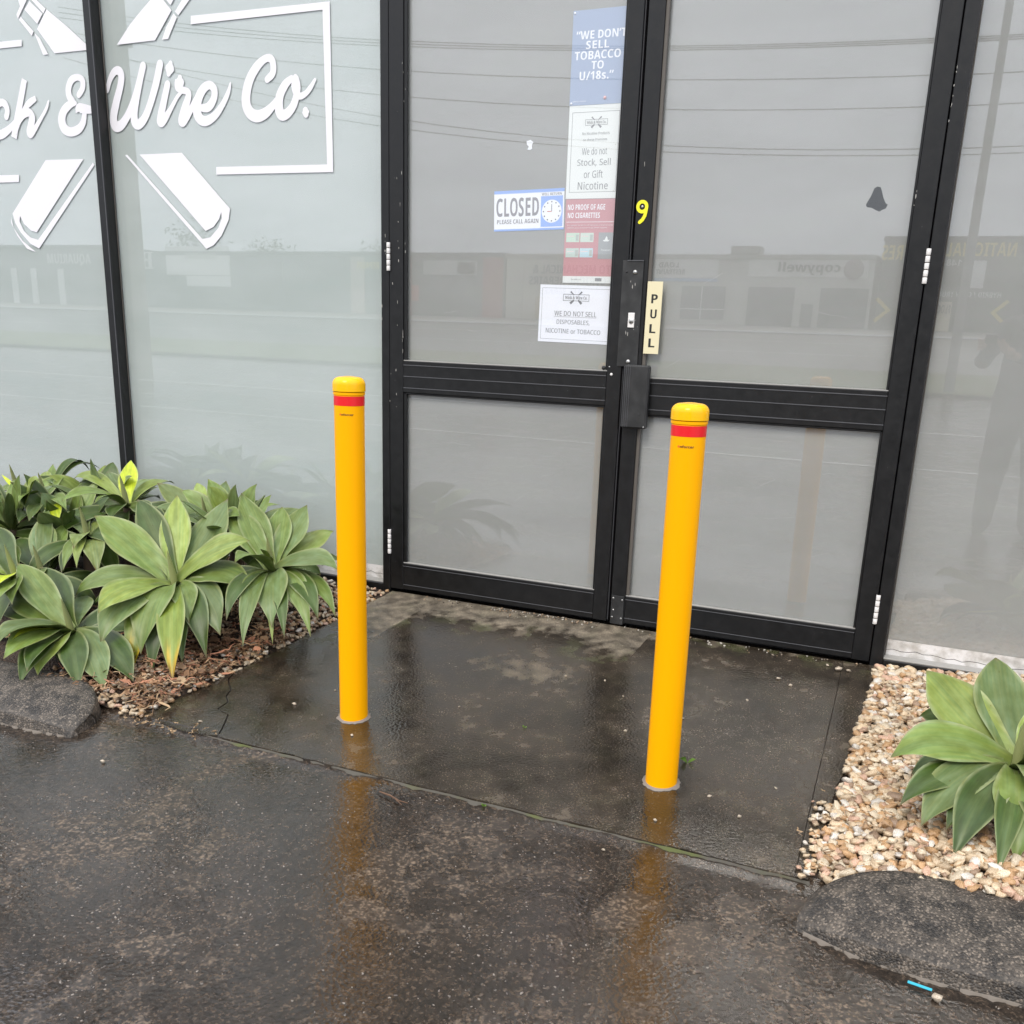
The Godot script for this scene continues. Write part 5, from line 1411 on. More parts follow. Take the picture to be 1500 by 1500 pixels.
func posters() -> void:
	var z := -0.0276
	var zi := 0.0003
	var grey := mat(Color(0.27, 0.28, 0.29), 0.6)
	var grey2 := mat(Color(0.17, 0.18, 0.20), 0.6)
	var white := mat(Color(0.74, 0.77, 0.76), 0.6)
	var bright := mat(Color(0.80, 0.82, 0.86), 0.6)
	var blue := mat(Color(0.33, 0.40, 0.54), 0.6)
	var strong := mat(Color(0.28, 0.42, 0.78), 0.6)
	# blue notice
	var a := sheet_of("notice", "faded blue tobacco age notice taped at the top of the door glass", [-1.4035, 2.047, 0.204, 0.300, 0.0], blue, z)
	var rows := [["\u201cWE DON\u2019T", 0.186, 0.026, 0.072, 0.006], ["SELL", 0.086, 0.026, 0.040, -0.006], ["TOBACCO", 0.172, 0.027, 0.008, -0.004], ["TO", 0.046, 0.026, -0.024, -0.002], ["U/18s.\u201d", 0.128, 0.028, -0.057, -0.004]]
	for r in rows: letters(r[0], Vector3(r[4], r[3], zi), r[1], r[2], font_bold, bright, a)
	letters("tobacco control", Vector3(-0.065, -0.137, zi), 0.05, 0.005, font_reg, bright, a)
	screw(a, Vector3(0.032, -0.13, 0.0001), 0.006, mat(Color(0.7, 0.45, 0.45), 0.6), "seal")
	for q in [[-0.096, 0.142], [0.097, 0.143], [-0.095, -0.143]]:
		screw(a, Vector3(q[0], q[1], 0.0001), 0.004, bright, "tape_dot")
	# white framed notice
	var b := sheet_of("notice", "white framed notice reading We do not Stock, Sell or Gift Nicotine", [-1.4025, 1.742, 0.204, 0.308, 0.0], white, z)
	for r in [[-0.088, 0.131, 0.09, 0.1325], [-0.088, -0.1325, 0.09, -0.131], [-0.0895, -0.1325, -0.088, 0.1325], [0.0885, -0.1325, 0.09, 0.1325]]:
		bx("border", Vector3(r[0], r[1], 0.0), Vector3(r[2], r[3], 0.0002), 0.0, grey, b)
	small_emblem(b, Vector3(0.004, 0.098, zi), 0.085, grey)
	letters("No Nicotine Products", Vector3(0.004, 0.062, zi), 0.104, 0.0095, font_reg, grey, b)
	letters("on these Premises", Vector3(0.002, 0.042, zi), 0.092, 0.0085, font_reg, grey, b)
	for r in [["We do not", 0.096, 0.024, 0.004], ["Stock, Sell", 0.128, 0.026, -0.034], ["or Gift", 0.072, 0.026, -0.072], ["Nicotine", 0.116, 0.026, -0.111]]:
		letters(r[0], Vector3(0.002, r[3], zi), r[1], r[2], font_reg, grey, b)
	# red age notice
	var red := mat(Color(0.52, 0.27, 0.29), 0.6)
	var c := sheet_of("notice", "faded red proof of age notice below the white framed notice", [-1.4025, 1.4415, 0.198, 0.290, 0.0], red, z)
	letters("NO PROOF OF AGE", Vector3(-0.018, 0.118, zi), 0.146, 0.019, font_bold, bright, c)
	letters("NO CIGARETTES", Vector3(-0.027, 0.090, zi), 0.126, 0.019, font_bold, bright, c)
	bx("rule", Vector3(-0.094, 0.0665, 0.0), Vector3(0.094, 0.068, 0.0002), 0.0, bright, c)
	letters("It is against the law to sell cigarettes to anyone under", Vector3(0, 0.056, zi), 0.18, 0.004, font_reg, bright, c)
	letters("eighteen years and proof of age will be required", Vector3(-0.012, 0.047, zi), 0.155, 0.004, font_reg, bright, c)
	var card := [Color(0.52, 0.66, 0.56), Color(0.56, 0.66, 0.60), Color(0.50, 0.60, 0.56), Color(0.48, 0.64, 0.70)]
	for i in 4:
		var x := -0.066 + 0.056 * (i % 2)
		var y := 0.014 - 0.053 * (i / 2)
		bx("card_picture", Vector3(x - 0.026, y - 0.016, 0.0), Vector3(x + 0.026, y + 0.016, 0.0002), 0.0, mat(card[i], 0.6), c)
		bx("card_photo", Vector3(x + 0.012, y - 0.011, 0.0002), Vector3(x + 0.023, y + 0.010, 0.0004), 0.0, mat(Color(0.42, 0.46, 0.44), 0.6), c)
		bx("card_line", Vector3(x - 0.022, y + 0.003, 0.0002), Vector3(x + 0.006, y + 0.006, 0.0004), 0.0, mat(Color(0.72, 0.62, 0.6), 0.6), c)
	bx("grey_panel", Vector3(0.036, -0.06, 0.0), Vector3(0.095, 0.031, 0.0002), 0.0, mat(Color(0.34, 0.36, 0.37), 0.6), c)
	letters("Passport", Vector3(0.066, -0.030, 0.0004), 0.036, 0.007, font_reg, white, c)
	var cr := MB.new()
	cr.flat_shape(PackedVector2Array([Vector2(0.052, 0.004), Vector2(0.058, 0.0), Vector2(0.074, 0.0), Vector2(0.08, 0.006), Vector2(0.072, 0.005), Vector2(0.07, 0.014), Vector2(0.066, 0.019), Vector2(0.063, 0.013), Vector2(0.06, 0.006)]), 0.0005, 0.0002)
	obj("crest", cr, white, c)
	bx("footer", Vector3(-0.099, -0.145, 0.0), Vector3(0.099, -0.121, 0.0002), 0.0, white, c)
	bx("footer_mark", Vector3(0.03, -0.138, 0.0002), Vector3(0.056, -0.127, 0.0004), 0.0, grey, c)
	letters("health.vic", Vector3(-0.045, -0.132, 0.0004), 0.04, 0.005, font_reg, grey, c)
	# lower paper sheet
	var d := sheet_of("notice", "white paper sheet reading WE DO NOT SELL DISPOSABLES, NICOTINE or TOBACCO", [-1.448, 1.184, 0.289, 0.208, -0.012], mat(Color(0.80, 0.82, 0.88), 0.6), z + 0.0005)
	for r in [[-0.134, 0.092, 0.142, 0.093], [-0.134, -0.093, 0.142, -0.092], [-0.135, -0.093, -0.134, 0.093], [0.141, -0.093, 0.142, 0.093]]:
		bx("border", Vector3(r[0], r[1], 0.0), Vector3(r[2], r[3], 0.0002), 0.0, grey2, d)
	small_emblem(d, Vector3(0.004, 0.060, zi), 0.105, grey2)
	letters("WE DO NOT SELL", Vector3(0.004, 0.002, zi), 0.170, 0.0175, font_reg, grey2, d)
	bx("underline", Vector3(-0.082, -0.0105, 0.0), Vector3(0.09, -0.0095, 0.0002), 0.0, grey2, d)
	letters("DISPOSABLES,", Vector3(-0.003, -0.030, zi), 0.134, 0.0185, font_reg, grey2, d)
	letters("NICOTINE or TOBACCO", Vector3(-0.002, -0.062, zi), 0.222, 0.0165, font_reg, grey2, d)
	# closed sign with clock
	var e := sheet_of("closed_sign", "blue and white CLOSED sign with a will-return clock face", [-1.652, 1.552, 0.287, 0.142, 0.022], bright, z)
	bx("blue_edge", Vector3(-0.1435, 0.060, 0.0), Vector3(0.1435, 0.071, 0.0002), 0.0, strong, e)
	bx("blue_edge", Vector3(-0.1435, -0.071, 0.0), Vector3(0.1435, -0.064, 0.0002), 0.0, strong, e)
	letters("CLOSED", Vector3(-0.046, 0.012, zi), 0.176, 0.066, font_bold, mat(Color(0.26, 0.26, 0.28), 0.6), e)
	letters("PLEASE CALL AGAIN", Vector3(-0.045, -0.038, zi), 0.172, 0.0155, font_bold, mat(Color(0.26, 0.26, 0.28), 0.6), e)
	letters("WILL RETURN", Vector3(0.093, 0.053, zi), 0.08, 0.009, font_bold, grey, e)
	bx("clock_panel", Vector3(0.05, -0.06, 0.0), Vector3(0.138, 0.046, 0.0002), 0.0, strong, e)
	var ck := MB.new()
	ck.lathe(Vector3(0.094, -0.007, 0.0004), [[0.040, 0.0, 0, 1], [0.0, 0.0, 0, 1]], 32, Color.WHITE, Vector3.BACK)
	var cf := obj("clock_face", ck, bright, e)
	for i in 12:
		var an := TAU * i / 12.0
		screw(cf, Vector3(0.094 + sin(an) * 0.033, -0.007 + cos(an) * 0.033, 0.00045), 0.0026, grey2, "hour_dot")
	bx("clock_hand", Vector3(0.0928, -0.007, 0.0005), Vector3(0.0952, 0.018, 0.0007), 0.0, grey2, cf)
	bx("clock_hand", Vector3(0.076, -0.0085, 0.0007), Vector3(0.094, -0.006, 0.0009), 0.0, mat(Color(0.55, 0.15, 0.1), 0.6), cf)
	# scrap of torn white paper left on the glass
	var s := MB.new()
	s.flat_shape(PackedVector2Array([Vector2(-0.012, 0.012), Vector2(0.004, 0.016), Vector2(0.016, 0.008), Vector2(0.010, -0.002), Vector2(0.012, -0.014), Vector2(0.002, -0.018), Vector2(-0.008, -0.016), Vector2(-0.002, -0.006), Vector2(-0.010, 0.0)]), 0.0, 0.0004)
	var sc := obj("paper_scrap", s, bright)
	sc.position = Vector3(-1.658, 1.776, -0.0276)
	tag(sc, "torn white paper scrap stuck alone on the door glass above the CLOSED sign", "paper scrap")

# ------------------------------------------------------------------ the street that the glass mirrors
func sign_text(s: String, at: Vector3, w: float, h: float, font: Font, m: Material, parent: Node, called := "lettering") -> void:
	# faces the shop, so it reads along -x
	var o := obj(called, text_mesh(s, w, h, font, 0.03), m, parent)
	o.position = at
	o.rotation.y = PI

func block(label: String, x0: float, x1: float, roof: float, wallc: Color, zf := 52.0, depth := 14.0) -> Node3D:
	var base := gy(52.0)
	var t := thing("street_building", label, "building", Vector3((x0 + x1) / 2.0, base, zf))
	var hw := (x1 - x0) / 2.0
	var h := roof - base
	bx("wall", Vector3(-hw, -0.1, 0), Vector3(hw, h - 0.25, depth), 0.02, mat(wallc, 0.8), t)
	bx("parapet", Vector3(-hw - 0.06, h - 0.25, -0.1), Vector3(hw + 0.06, h, depth), 0.03, mat(wallc * 0.75, 0.8), t)
	return t

func pane(t: Node3D, x0: float, y0: float, x1: float, y1: float, m: Material, called := "window") -> MeshInstance3D:
	# world x, y on the front of a street building
	var o := t.position
	var w := bx(called, Vector3(x0 - o.x, y0 - o.y, -0.06), Vector3(x1 - o.x, y1 - o.y, 0.05), 0.02, m, t)
	return w

func street_opposite() -> void:
	var dark := mat(Color(0.09, 0.10, 0.11), 0.5)
	var mid := mat(Color(0.12, 0.13, 0.14), 0.5)
	var ink := mat(Color(0.06, 0.06, 0.08), 0.6)
	var white := mat(Color(0.72, 0.72, 0.70), 0.6)
	var yel := mat(Color(0.75, 0.60, 0.10), 0.6)
	var pale := mat(Color(0.5, 0.5, 0.46), 0.6)
	# pale printing shop
	var a := block("pale shopfront with a globe emblem and two dark roller doors across the road", -17.4, -5.8, 5.1, Color(0.50, 0.50, 0.46))
	bx("parapet_step", Vector3(-1.5, 3.65, -0.12), Vector3(0.0, 4.05, 1.0), 0.02, mat(Color(0.3, 0.3, 0.28), 0.8), a)
	pane(a, -12.1, 4.0, -6.1, 4.85, mat(Color(0.70, 0.70, 0.67), 0.7), "sign_board")
	sign_text("copywell", Vector3(-9.0, 4.42, 51.9) - a.position, 3.1, 0.62, font_bold, ink, a)
	var gb := MB.new()
	gb.lathe(Vector3.ZERO, [[0.5, 0.0, 1, 0], [0.46, 0.12, 0.8, 0.6], [0.3, 0.2, 0.4, 1], [0.0, 0.24, 0, 1]], 24, Color.WHITE, Vector3.FORWARD)
	obj("globe_emblem", gb, mat(Color(0.25, 0.2, 0.2), 0.5), a).position = Vector3(-6.8, 4.4, 51.94) - a.position
	for i in 3:
		pane(a, -7.25, 4.2 + i * 0.2, -6.35, 4.27 + i * 0.2, mat(Color(0.6, 0.3, 0.25), 0.5), "emblem_stripe")
	pane(a, -17.2, 3.9, -13.7, 4.85, white, "sign_board")
	pane(a, -17.2, 3.72, -13.7, 3.88, mat(Color(0.2, 0.35, 0.6), 0.6), "sign_stripe")
	sign_text("LOAD", Vector3(-16.4, 4.55, 51.9) - a.position, 1.1, 0.26, font_bold, ink, a)
	sign_text("RESTRAINT", Vector3(-16.3, 4.2, 51.9) - a.position, 1.6, 0.26, font_bold, ink, a)
	pane(a, -12.0, 1.5, -9.6, 3.5, dark, "roller_door")
	pane(a, -8.3, 1.5, -5.95, 3.5, dark, "roller_door")
	pane(a, -9.2, 1.5, -8.6, 2.7, mid, "door")
	var wn := pane(a, -15.6, 1.8, -13.2, 3.5, mid)
	bx("window_bar", Vector3(-15.6 - a.position.x, 2.3 - a.position.y, -0.09), Vector3(-13.2 - a.position.x, 2.36 - a.position.y, -0.06), 0.0, white, wn)
	bx("window_bar", Vector3(-14.5 - a.position.x, 1.8 - a.position.y, -0.09), Vector3(-14.44 - a.position.x, 3.5 - a.position.y, -0.06), 0.0, white, wn)
	# dark building with yellow letters
	var b := block("dark shopfront with yellow capital letters and chevrons across the road", -5.5, 9.0, 5.95, Color(0.075, 0.085, 0.08))
	sign_text("NATIONAL", Vector3(-1.1, 5.35, 51.9) - b.position, 3.1, 0.62, font_bold, yel, b)
	sign_text("TYRES", Vector3(-4.7, 5.2, 51.9) - b.position, 1.7, 0.7, font_bold, yel, b)
	sign_text("148", Vector3(-2.2, 4.75, 51.9) - b.position, 0.7, 0.3, font_bold, white, b)
	pane(b, -1.75, 3.6, -0.75, 4.85, white)
	sign_text("HYBRID / CAR / TRUCK", Vector3(-1.4, 3.3, 51.9) - b.position, 3.0, 0.25, font_bold, white, b)
	pane(b, -3.1, 1.55, -2.0, 2.95, mat(Color(0.65, 0.58, 0.42), 0.6), "sign_board")
	sign_text("FLOORS", Vector3(-2.5, 2.6, 51.88) - b.position, 0.9, 0.4, font_bold, ink, b)
	for q in [[0.05, 1.0], [-5.1, -1.0]]:
		var k := MB.new()
		var p := PackedVector2Array()
		for v in [Vector2(0.35, 0.6), Vector2(0.5, 0.5), Vector2(-0.05, 0.0), Vector2(0.5, -0.5), Vector2(0.35, -0.6), Vector2(-0.3, 0.0)]: p.append(Vector2(v.x * q[1], v.y))
		k.flat_shape(p, 0.05, 0.05)
		var o := obj("chevron", k, yel, b)
		o.position = Vector3(q[0], 2.5, 51.93) - b.position
	# red and teal repair shop, then the mural building
	var c := block("red and grey repair shop with a white framed sign across the road", -34.3, -26.2, 5.15, Color(0.13, 0.15, 0.155))
	for q in [[-33.4, -32.4], [-27.6, -26.3]]: pane(c, q[0], 1.5, q[1], 4.9, mat(Color(0.32, 0.09, 0.09), 0.7), "pillar")
	pane(c, -31.6, 3.9, -28.0, 4.7, mat(Color(0.42, 0.44, 0.42), 0.6), "sign_board")
	pane(c, -29.3, 3.95, -28.1, 4.65, mat(Color(0.5, 0.36, 0.2), 0.6), "sign_picture")
	pane(c, -33.1, 2.4, -31.9, 3.3, mat(Color(0.5, 0.16, 0.12), 0.6), "sign_board")
	var d := block("cream wall lettered for motor repairs across the road", -26.1, -18.0, 5.1, Color(0.52, 0.49, 0.42))
	sign_text("AUTO MECHANICAL &", Vector3(-21.7, 4.28, 51.9) - d.position, 5.4, 0.46, font_bold, ink, d)
	sign_text("ELECTRICAL REPAIRS", Vector3(-21.8, 3.66, 51.9) - d.position, 5.6, 0.46, font_bold, ink, d)
	sign_text("ALL MAKES", Vector3(-22.6, 3.1, 51.9) - d.position, 2.6, 0.36, font_bold, ink, d)
	pane(d, -24.2, 1.6, -20.0, 2.8, mat(Color(0.42, 0.34, 0.20), 0.7), "roller_door")
	pane(d, -26.0, 1.5, -25.0, 4.9, mat(Color(0.5, 0.48, 0.42), 0.7), "pillar")
	# dark terrace with billboard, seen in the lettered window
	var e := block("long dark terrace of shops with a white billboard across the road", -57.0, -34.5, 5.2, Color(0.14, 0.16, 0.16))
	pane(e, -51.6, 3.7, -46.2, 5.5, white, "billboard")
	pane(e, -49.9, 3.0, -46.2, 3.65, white, "billboard")
	sign_text("REDBACK BRAKES", Vector3(-48.6, 4.9, 51.9) - e.position, 2.6, 0.36, font_bold, pale, e)
	sign_text("B", Vector3(-53.2, 4.6, 51.9) - e.position, 1.1, 1.1, font_serif, white, e)
	pane(e, -40.5, 3.6, -37.2, 4.9, mid, "sign_board")
	pane(e, -45.6, 3.2, -42.0, 4.8, mid)
	pane(e, -36.8, 1.5, -35.8, 4.9, mat(Color(0.5, 0.40, 0.34), 0.7), "pillar")
	sign_text("REPAIRS", Vector3(-35.5, 4.4, 51.9) - e.position, 1.6, 0.4, font_bold, yel, e)
	var f := block("grey corner shop with white columns across the road", -78.0, -57.2, 5.6, Color(0.24, 0.25, 0.25))
	sign_text("AQUARIUM", Vector3(-60.5, 4.6, 51.9) - f.position, 4.2, 0.8, font_bold, white, f)
	for x in [-64.5, -61.8, -66.5]: pane(f, x, 1.5, x + 0.6, 4.0, white, "column")
	# poles and wires
	var pm := mat(Color(0.20, 0.20, 0.20), 0.7)
	var lamp := thing("light_pole", "grey steel light pole standing in the car park", "pole", Vector3(-0.66, gy(20.0), 20.0))
	var k1 := MB.new()
	k1.tube([Vector3(0, -0.1, 0), Vector3(0, 9.0, 0)], [0.11, 0.07], 14)
	obj("shaft", k1, pm, lamp)
	bx("arm", Vector3(-0.04, 8.9, 0.0), Vector3(0.04, 9.0, 1.6), 0.01, pm, lamp)
	bx("lamp_head", Vector3(-0.15, 8.8, 1.4), Vector3(0.15, 8.95, 2.1), 0.03, pm, lamp)
	var wood := mat(Color(0.15, 0.12, 0.09), 0.9)
	for q in [[-18.35, 15.0, 0.24, "thick timber power pole behind the car park"], [-33.5, 30.0, 0.15, "tall timber power pole on the grass verge by the repair shop"], [12.0, 30.0, 0.15, "tall timber power pole on the grass verge by the dark shopfront"]]:
		var t := thing("power_pole", q[3], "pole", Vector3(q[0], gy(q[1]), q[1]), "timber power poles")
		var k := MB.new()
		k.tube([Vector3(0, -0.1, 0), Vector3(0, 11.5, 0)], [q[2], q[2] * 0.75], 14)
		obj("shaft", k, wood, t)
		bx("crossarm", Vector3(-1.2, 10.6, -0.06), Vector3(1.2, 10.75, 0.06), 0.01, wood, t)
		for i in 4:
			var ins := MB.new()
			ins.tube([Vector3(-1.05 + 0.7 * i, 10.75, 0), Vector3(-1.05 + 0.7 * i, 10.95, 0)], [0.04, 0.03], 8)
			obj("insulator", ins, mat(Color(0.3, 0.2, 0.15), 0.3), t)
	for i in WIRES.size():
		var k := MB.new()
		var pa := []
		var ra := []
		for j in 25:
			var x := -36.0 + 52.0 * j / 24.0
			pa.append(Vector3(x, WIRES[i][0] * x * x + WIRES[i][1] * x + WIRES[i][2], 30.0))
			ra.append(0.018)
		k.tube(pa, ra, 6)
		var o := obj("overhead_wire", k, mat(Color(0.02, 0.02, 0.02), 0.6))
		tag(o, "black overhead wire strung along the street", "wire", "overhead wires along the street")
	# trees behind the terrace
	rng.seed = 55
	var lm := mat(Color(0.05, 0.075, 0.035), 0.7)
	for q in [[-61.0, 66.0, 7.0, "bushy dark tree behind the grey corner shop"], [-54.5, 67.0, 6.0, "small dark tree behind the terrace end"], [-43.5, 67.0, 5.6, "dark shrubby tree behind the terrace billboard"]]:
		var base := gy(q[1])
		var t := thing("tree", q[3], "tree", Vector3(q[0], base, q[1]), "trees behind the shops across the road")
		var k := MB.new()
		k.tube([Vector3(0, -0.1, 0), Vector3(0.1, q[2] * 0.4, 0), Vector3(-0.1, q[2] * 0.75, 0.1)], [0.22, 0.15, 0.06], 8)
		obj("trunk", k, wood, t)
		var cr := MB.new()
		for i in 700:
			var cl := i % 14
			var cc := Vector3(sin(cl * 2.4) * q[2] * 0.22, q[2] * (0.62 + 0.22 * sin(cl * 1.7)), cos(cl * 2.4) * q[2] * 0.22)
			var p: Vector3 = cc + Vector3(rng.randfn(), rng.randfn() * 0.8, rng.randfn()) * (float(q[2]) * 0.085)
			var bs := Basis.from_euler(Vector3(rng.randf() * TAU, rng.randf() * TAU, rng.randf() * TAU)) * 0.22
			cr.poly([p - bs.x, p + bs.y * 0.4, p + bs.x, p - bs.y * 0.4], bs.z)
		obj("crown", cr, lm, t)

# ------------------------------------------------------------------ the photographer
func body_field(bones: Array, k: float, cell: float, mb: MB, paint: Callable) -> void:
	var lo := Vector3.INF
	var hi := -Vector3.INF
	for b in bones:
		var r := maxf(b[2], b[3]) + cell * 2.0 + k
		lo = lo.min(b[0] - Vector3.ONE * r).min(b[1] - Vector3.ONE * r)
		hi = hi.max(b[0] + Vector3.ONE * r).max(b[1] + Vector3.ONE * r)
	var nx := int((hi.x - lo.x) / cell) + 2
	var ny := int((hi.y - lo.y) / cell) + 2
	var nz := int((hi.z - lo.z) / cell) + 2
	var f := PackedFloat32Array()
	f.resize(nx * ny * nz)
	f.fill(1.0)
	for b in bones:
		var a: Vector3 = b[0]
		var e: Vector3 = b[1] - a
		var ee := maxf(e.length_squared(), 1e-9)
		var m := maxf(b[2], b[3]) + k + cell * 2.0
		var l: Vector3 = (a.min(b[1]) - Vector3.ONE * m - lo) / cell
		var h: Vector3 = (a.max(b[1]) + Vector3.ONE * m - lo) / cell
		for z in range(maxi(0, int(l.z)), mini(nz, int(h.z) + 1)):
			for y in range(maxi(0, int(l.y)), mini(ny, int(h.y) + 1)):
				for x in range(maxi(0, int(l.x)), mini(nx, int(h.x) + 1)):
					var p := lo + Vector3(x, y, z) * cell
					var t := clampf((p - a).dot(e) / ee, 0.0, 1.0)
					var d := (p - a - e * t).length() - lerpf(b[2], b[3], t)
					var i := (z * ny + y) * nx + x
					var o := f[i]
					var hh := clampf(0.5 + 0.5 * (o - d) / k, 0.0, 1.0)
					f[i] = lerpf(o, d, hh) - k * hh * (1.0 - hh)
	var id := {}
	for z in nz - 1:
		for y in ny - 1:
			for x in nx - 1:
				var i := (z * ny + y) * nx + x
				var s := 0
				var acc := Vector3.ZERO
				var cnt := 0
				var vals := [f[i], f[i + 1], f[i + nx], f[i + nx + 1], f[i + nx * ny], f[i + nx * ny + 1], f[i + nx * ny + nx], f[i + nx * ny + nx + 1]]
				for q in 8:
					if vals[q] < 0.0: s += 1
				if s == 0 or s == 8: continue
				for ed in [[0, 1], [2, 3], [4, 5], [6, 7], [0, 2], [1, 3], [4, 6], [5, 7], [0, 4], [1, 5], [2, 6], [3, 7]]:
					var A: float = vals[ed[0]]
					var B: float = vals[ed[1]]
					if (A < 0.0) != (B < 0.0):
						var t := A / (A - B)
						var pa := Vector3(ed[0] & 1, (ed[0] >> 1) & 1, ed[0] >> 2)
						var pb := Vector3(ed[1] & 1, (ed[1] >> 1) & 1, ed[1] >> 2)
						acc += pa.lerp(pb, t); cnt += 1
				var g := Vector3(vals[1] - vals[0] + vals[3] - vals[2] + vals[5] - vals[4] + vals[7] - vals[6], vals[2] - vals[0] + vals[3] - vals[1] + vals[6] - vals[4] + vals[7] - vals[5], vals[4] - vals[0] + vals[5] - vals[1] + vals[6] - vals[2] + vals[7] - vals[3])
				var p := lo + (Vector3(x, y, z) + acc / cnt) * cell
				id[i] = mb.vert(p, g.normalized(), paint.call(p))
	for i in id:
		var x: int = i % nx
		var y: int = (i / nx) % ny
		var z: int = i / (nx * ny)
		if x == 0 or y == 0 or z == 0: continue
		var st := [1, nx, nx * ny]
		for ax in 3:
			if (f[i] < 0.0) != (f[i + st[ax]] < 0.0):
				var u: int = st[(ax + 1) % 3]
				var w: int = st[(ax + 2) % 3]
				if id.has(i - u) and id.has(i - w) and id.has(i - u - w): mb.quad(id[i], id[i - u], id[i - u - w], id[i - w])

func person() -> void:
	# stands behind the camera and shows only as a reflection in the right-hand window
	var feet := gy(4.1)
	var t := thing("person", "person in dark jacket and trousers holding up a phone, mirrored in the window", "person", Vector3(0.28, feet, 4.12))
	var o := -t.position
	var V := func(x, y, z): return Vector3(x, y, z)
	var bones := [
		[V.call(-0.02, 0.98, 0.0), V.call(0.0, 1.20, 0.0), 0.185, 0.18], [V.call(0.0, 1.20, 0.0), V.call(0.0, 1.38, 0.01), 0.185, 0.16],
		[V.call(-0.15, 1.42, 0.01), V.call(0.15, 1.42, 0.01), 0.075, 0.075], [V.call(0, 1.44, 0.01), V.call(0, 1.56, 0.0), 0.062, 0.058],
		[V.call(0, 1.62, -0.015), V.call(0, 1.69, 0.005), 0.082, 0.098], [V.call(0, 1.575, -0.045), V.call(0, 1.61, -0.055), 0.05, 0.052], [V.call(0, 1.615, -0.098), V.call(0, 1.645, -0.09), 0.014, 0.010],
		[V.call(-0.078, 1.62, 0.01), V.call(-0.088, 1.66, 0.015), 0.014, 0.018], [V.call(0.078, 1.62, 0.01), V.call(0.088, 1.66, 0.015), 0.014, 0.018],
		[V.call(-0.09, 0.93, 0), V.call(-0.13, 0.50, -0.02), 0.12, 0.090], [V.call(-0.13, 0.50, -0.02), V.call(-0.15, 0.10, 0.02), 0.088, 0.068], [V.call(-0.15, 0.05, 0.03), V.call(-0.17, 0.035, -0.15), 0.048, 0.036],
		[V.call(0.09, 0.93, 0), V.call(0.13, 0.50, -0.02), 0.12, 0.090], [V.call(0.13, 0.50, -0.02), V.call(0.15, 0.10, 0.02), 0.088, 0.068], [V.call(0.15, 0.05, 0.03), V.call(0.17, 0.035, -0.15), 0.048, 0.036],
		[V.call(-0.19, 1.41, 0.0), V.call(-0.31, 1.20, -0.13), 0.062, 0.050], [V.call(-0.31, 1.20, -0.13), V.call(-0.30, 1.285, -0.335), 0.047, 0.034],
		[V.call(0.19, 1.41, 0.0), V.call(0.20, 1.16, -0.14), 0.062, 0.050], [V.call(0.20, 1.16, -0.14), V.call(-0.14, 1.24, -0.34), 0.047, 0.034]]
	var mb := MB.new()
	var paint := func(p: Vector3) -> Color:
		if p.y > 1.66 or (p.y > 1.60 and p.z > 0.03): return Color(0.03, 0.022, 0.016)
		if p.y > 1.50: return Color(0.45, 0.28, 0.20)
		if p.y < 0.07: return Color(0.02, 0.02, 0.02)
		if p.y < 0.95: return Color(0.025, 0.027, 0.035)
		if p.z < -0.345: return Color(0.45, 0.28, 0.20)
		return Color(0.035, 0.037, 0.042)
	body_field(bones, 0.03, 0.016, mb, paint)
	# hands closed round the edges of the phone: palm, thumb, four fingers each
	for s in [-1.0, 1.0]:
		var w := Vector3(-0.30, 1.285, -0.345) if s < 0.0 else Vector3(-0.15, 1.245, -0.35)
		var hb := [[w, w + Vector3(-0.018 if s < 0 else 0.0, 0.02, -0.045), 0.030, 0.026]]
		var edge := -0.335 if s < 0.0 else -0.225
		for i in 4:
			var y := 1.335 - 0.02 * i
			var r: float = [0.0085, 0.009, 0.009, 0.008][i]
			var L: float = [0.030, 0.036, 0.034, 0.026][i]
			var kn := Vector3(edge + (-0.012 if s < 0 else 0.012), y, -0.40)
			hb.append([w + Vector3(0, 0.03 - 0.012 * i, -0.035), kn, r * 1.15, r])
			hb.append([kn, kn + Vector3(L * 0.35 * -s * -1.0 if s > 0 else L * 0.35, 0, -0.020), r, r * 0.95])
		hb.append([w + Vector3(0.012 * -s, 0.0, -0.02), Vector3(edge + 0.02 * -s, 1.335, -0.405), 0.0125, 0.0105])
		hb.append([Vector3(edge + 0.02 * -s, 1.335, -0.405), Vector3(edge + 0.032 * -s, 1.36, -0.41), 0.0105, 0.009])
		body_field(hb, 0.006, 0.004, mb, func(_p): return Color(0.45, 0.28, 0.20))
	obj("body", mb, vmat(0.7), t)
	var ph := thing("phone", "black phone held upright by the mirrored person", "phone", Vector3(0.0, 1.135, 3.705))
	ph.rotation = Vector3(-0.30, 0.0, 0.0)
	bx("case", Vector3(-0.037, -0.1, 0.0), Vector3(0.037, 0.05, 0.009), 0.003, mat(Color(0.02, 0.02, 0.02), 0.3), ph)
	bx("screen", Vector3(-0.034, -0.096, 0.0092), Vector3(0.034, 0.046, 0.0096), 0.0, mat(Color(0.02, 0.02, 0.025), 0.1), ph)

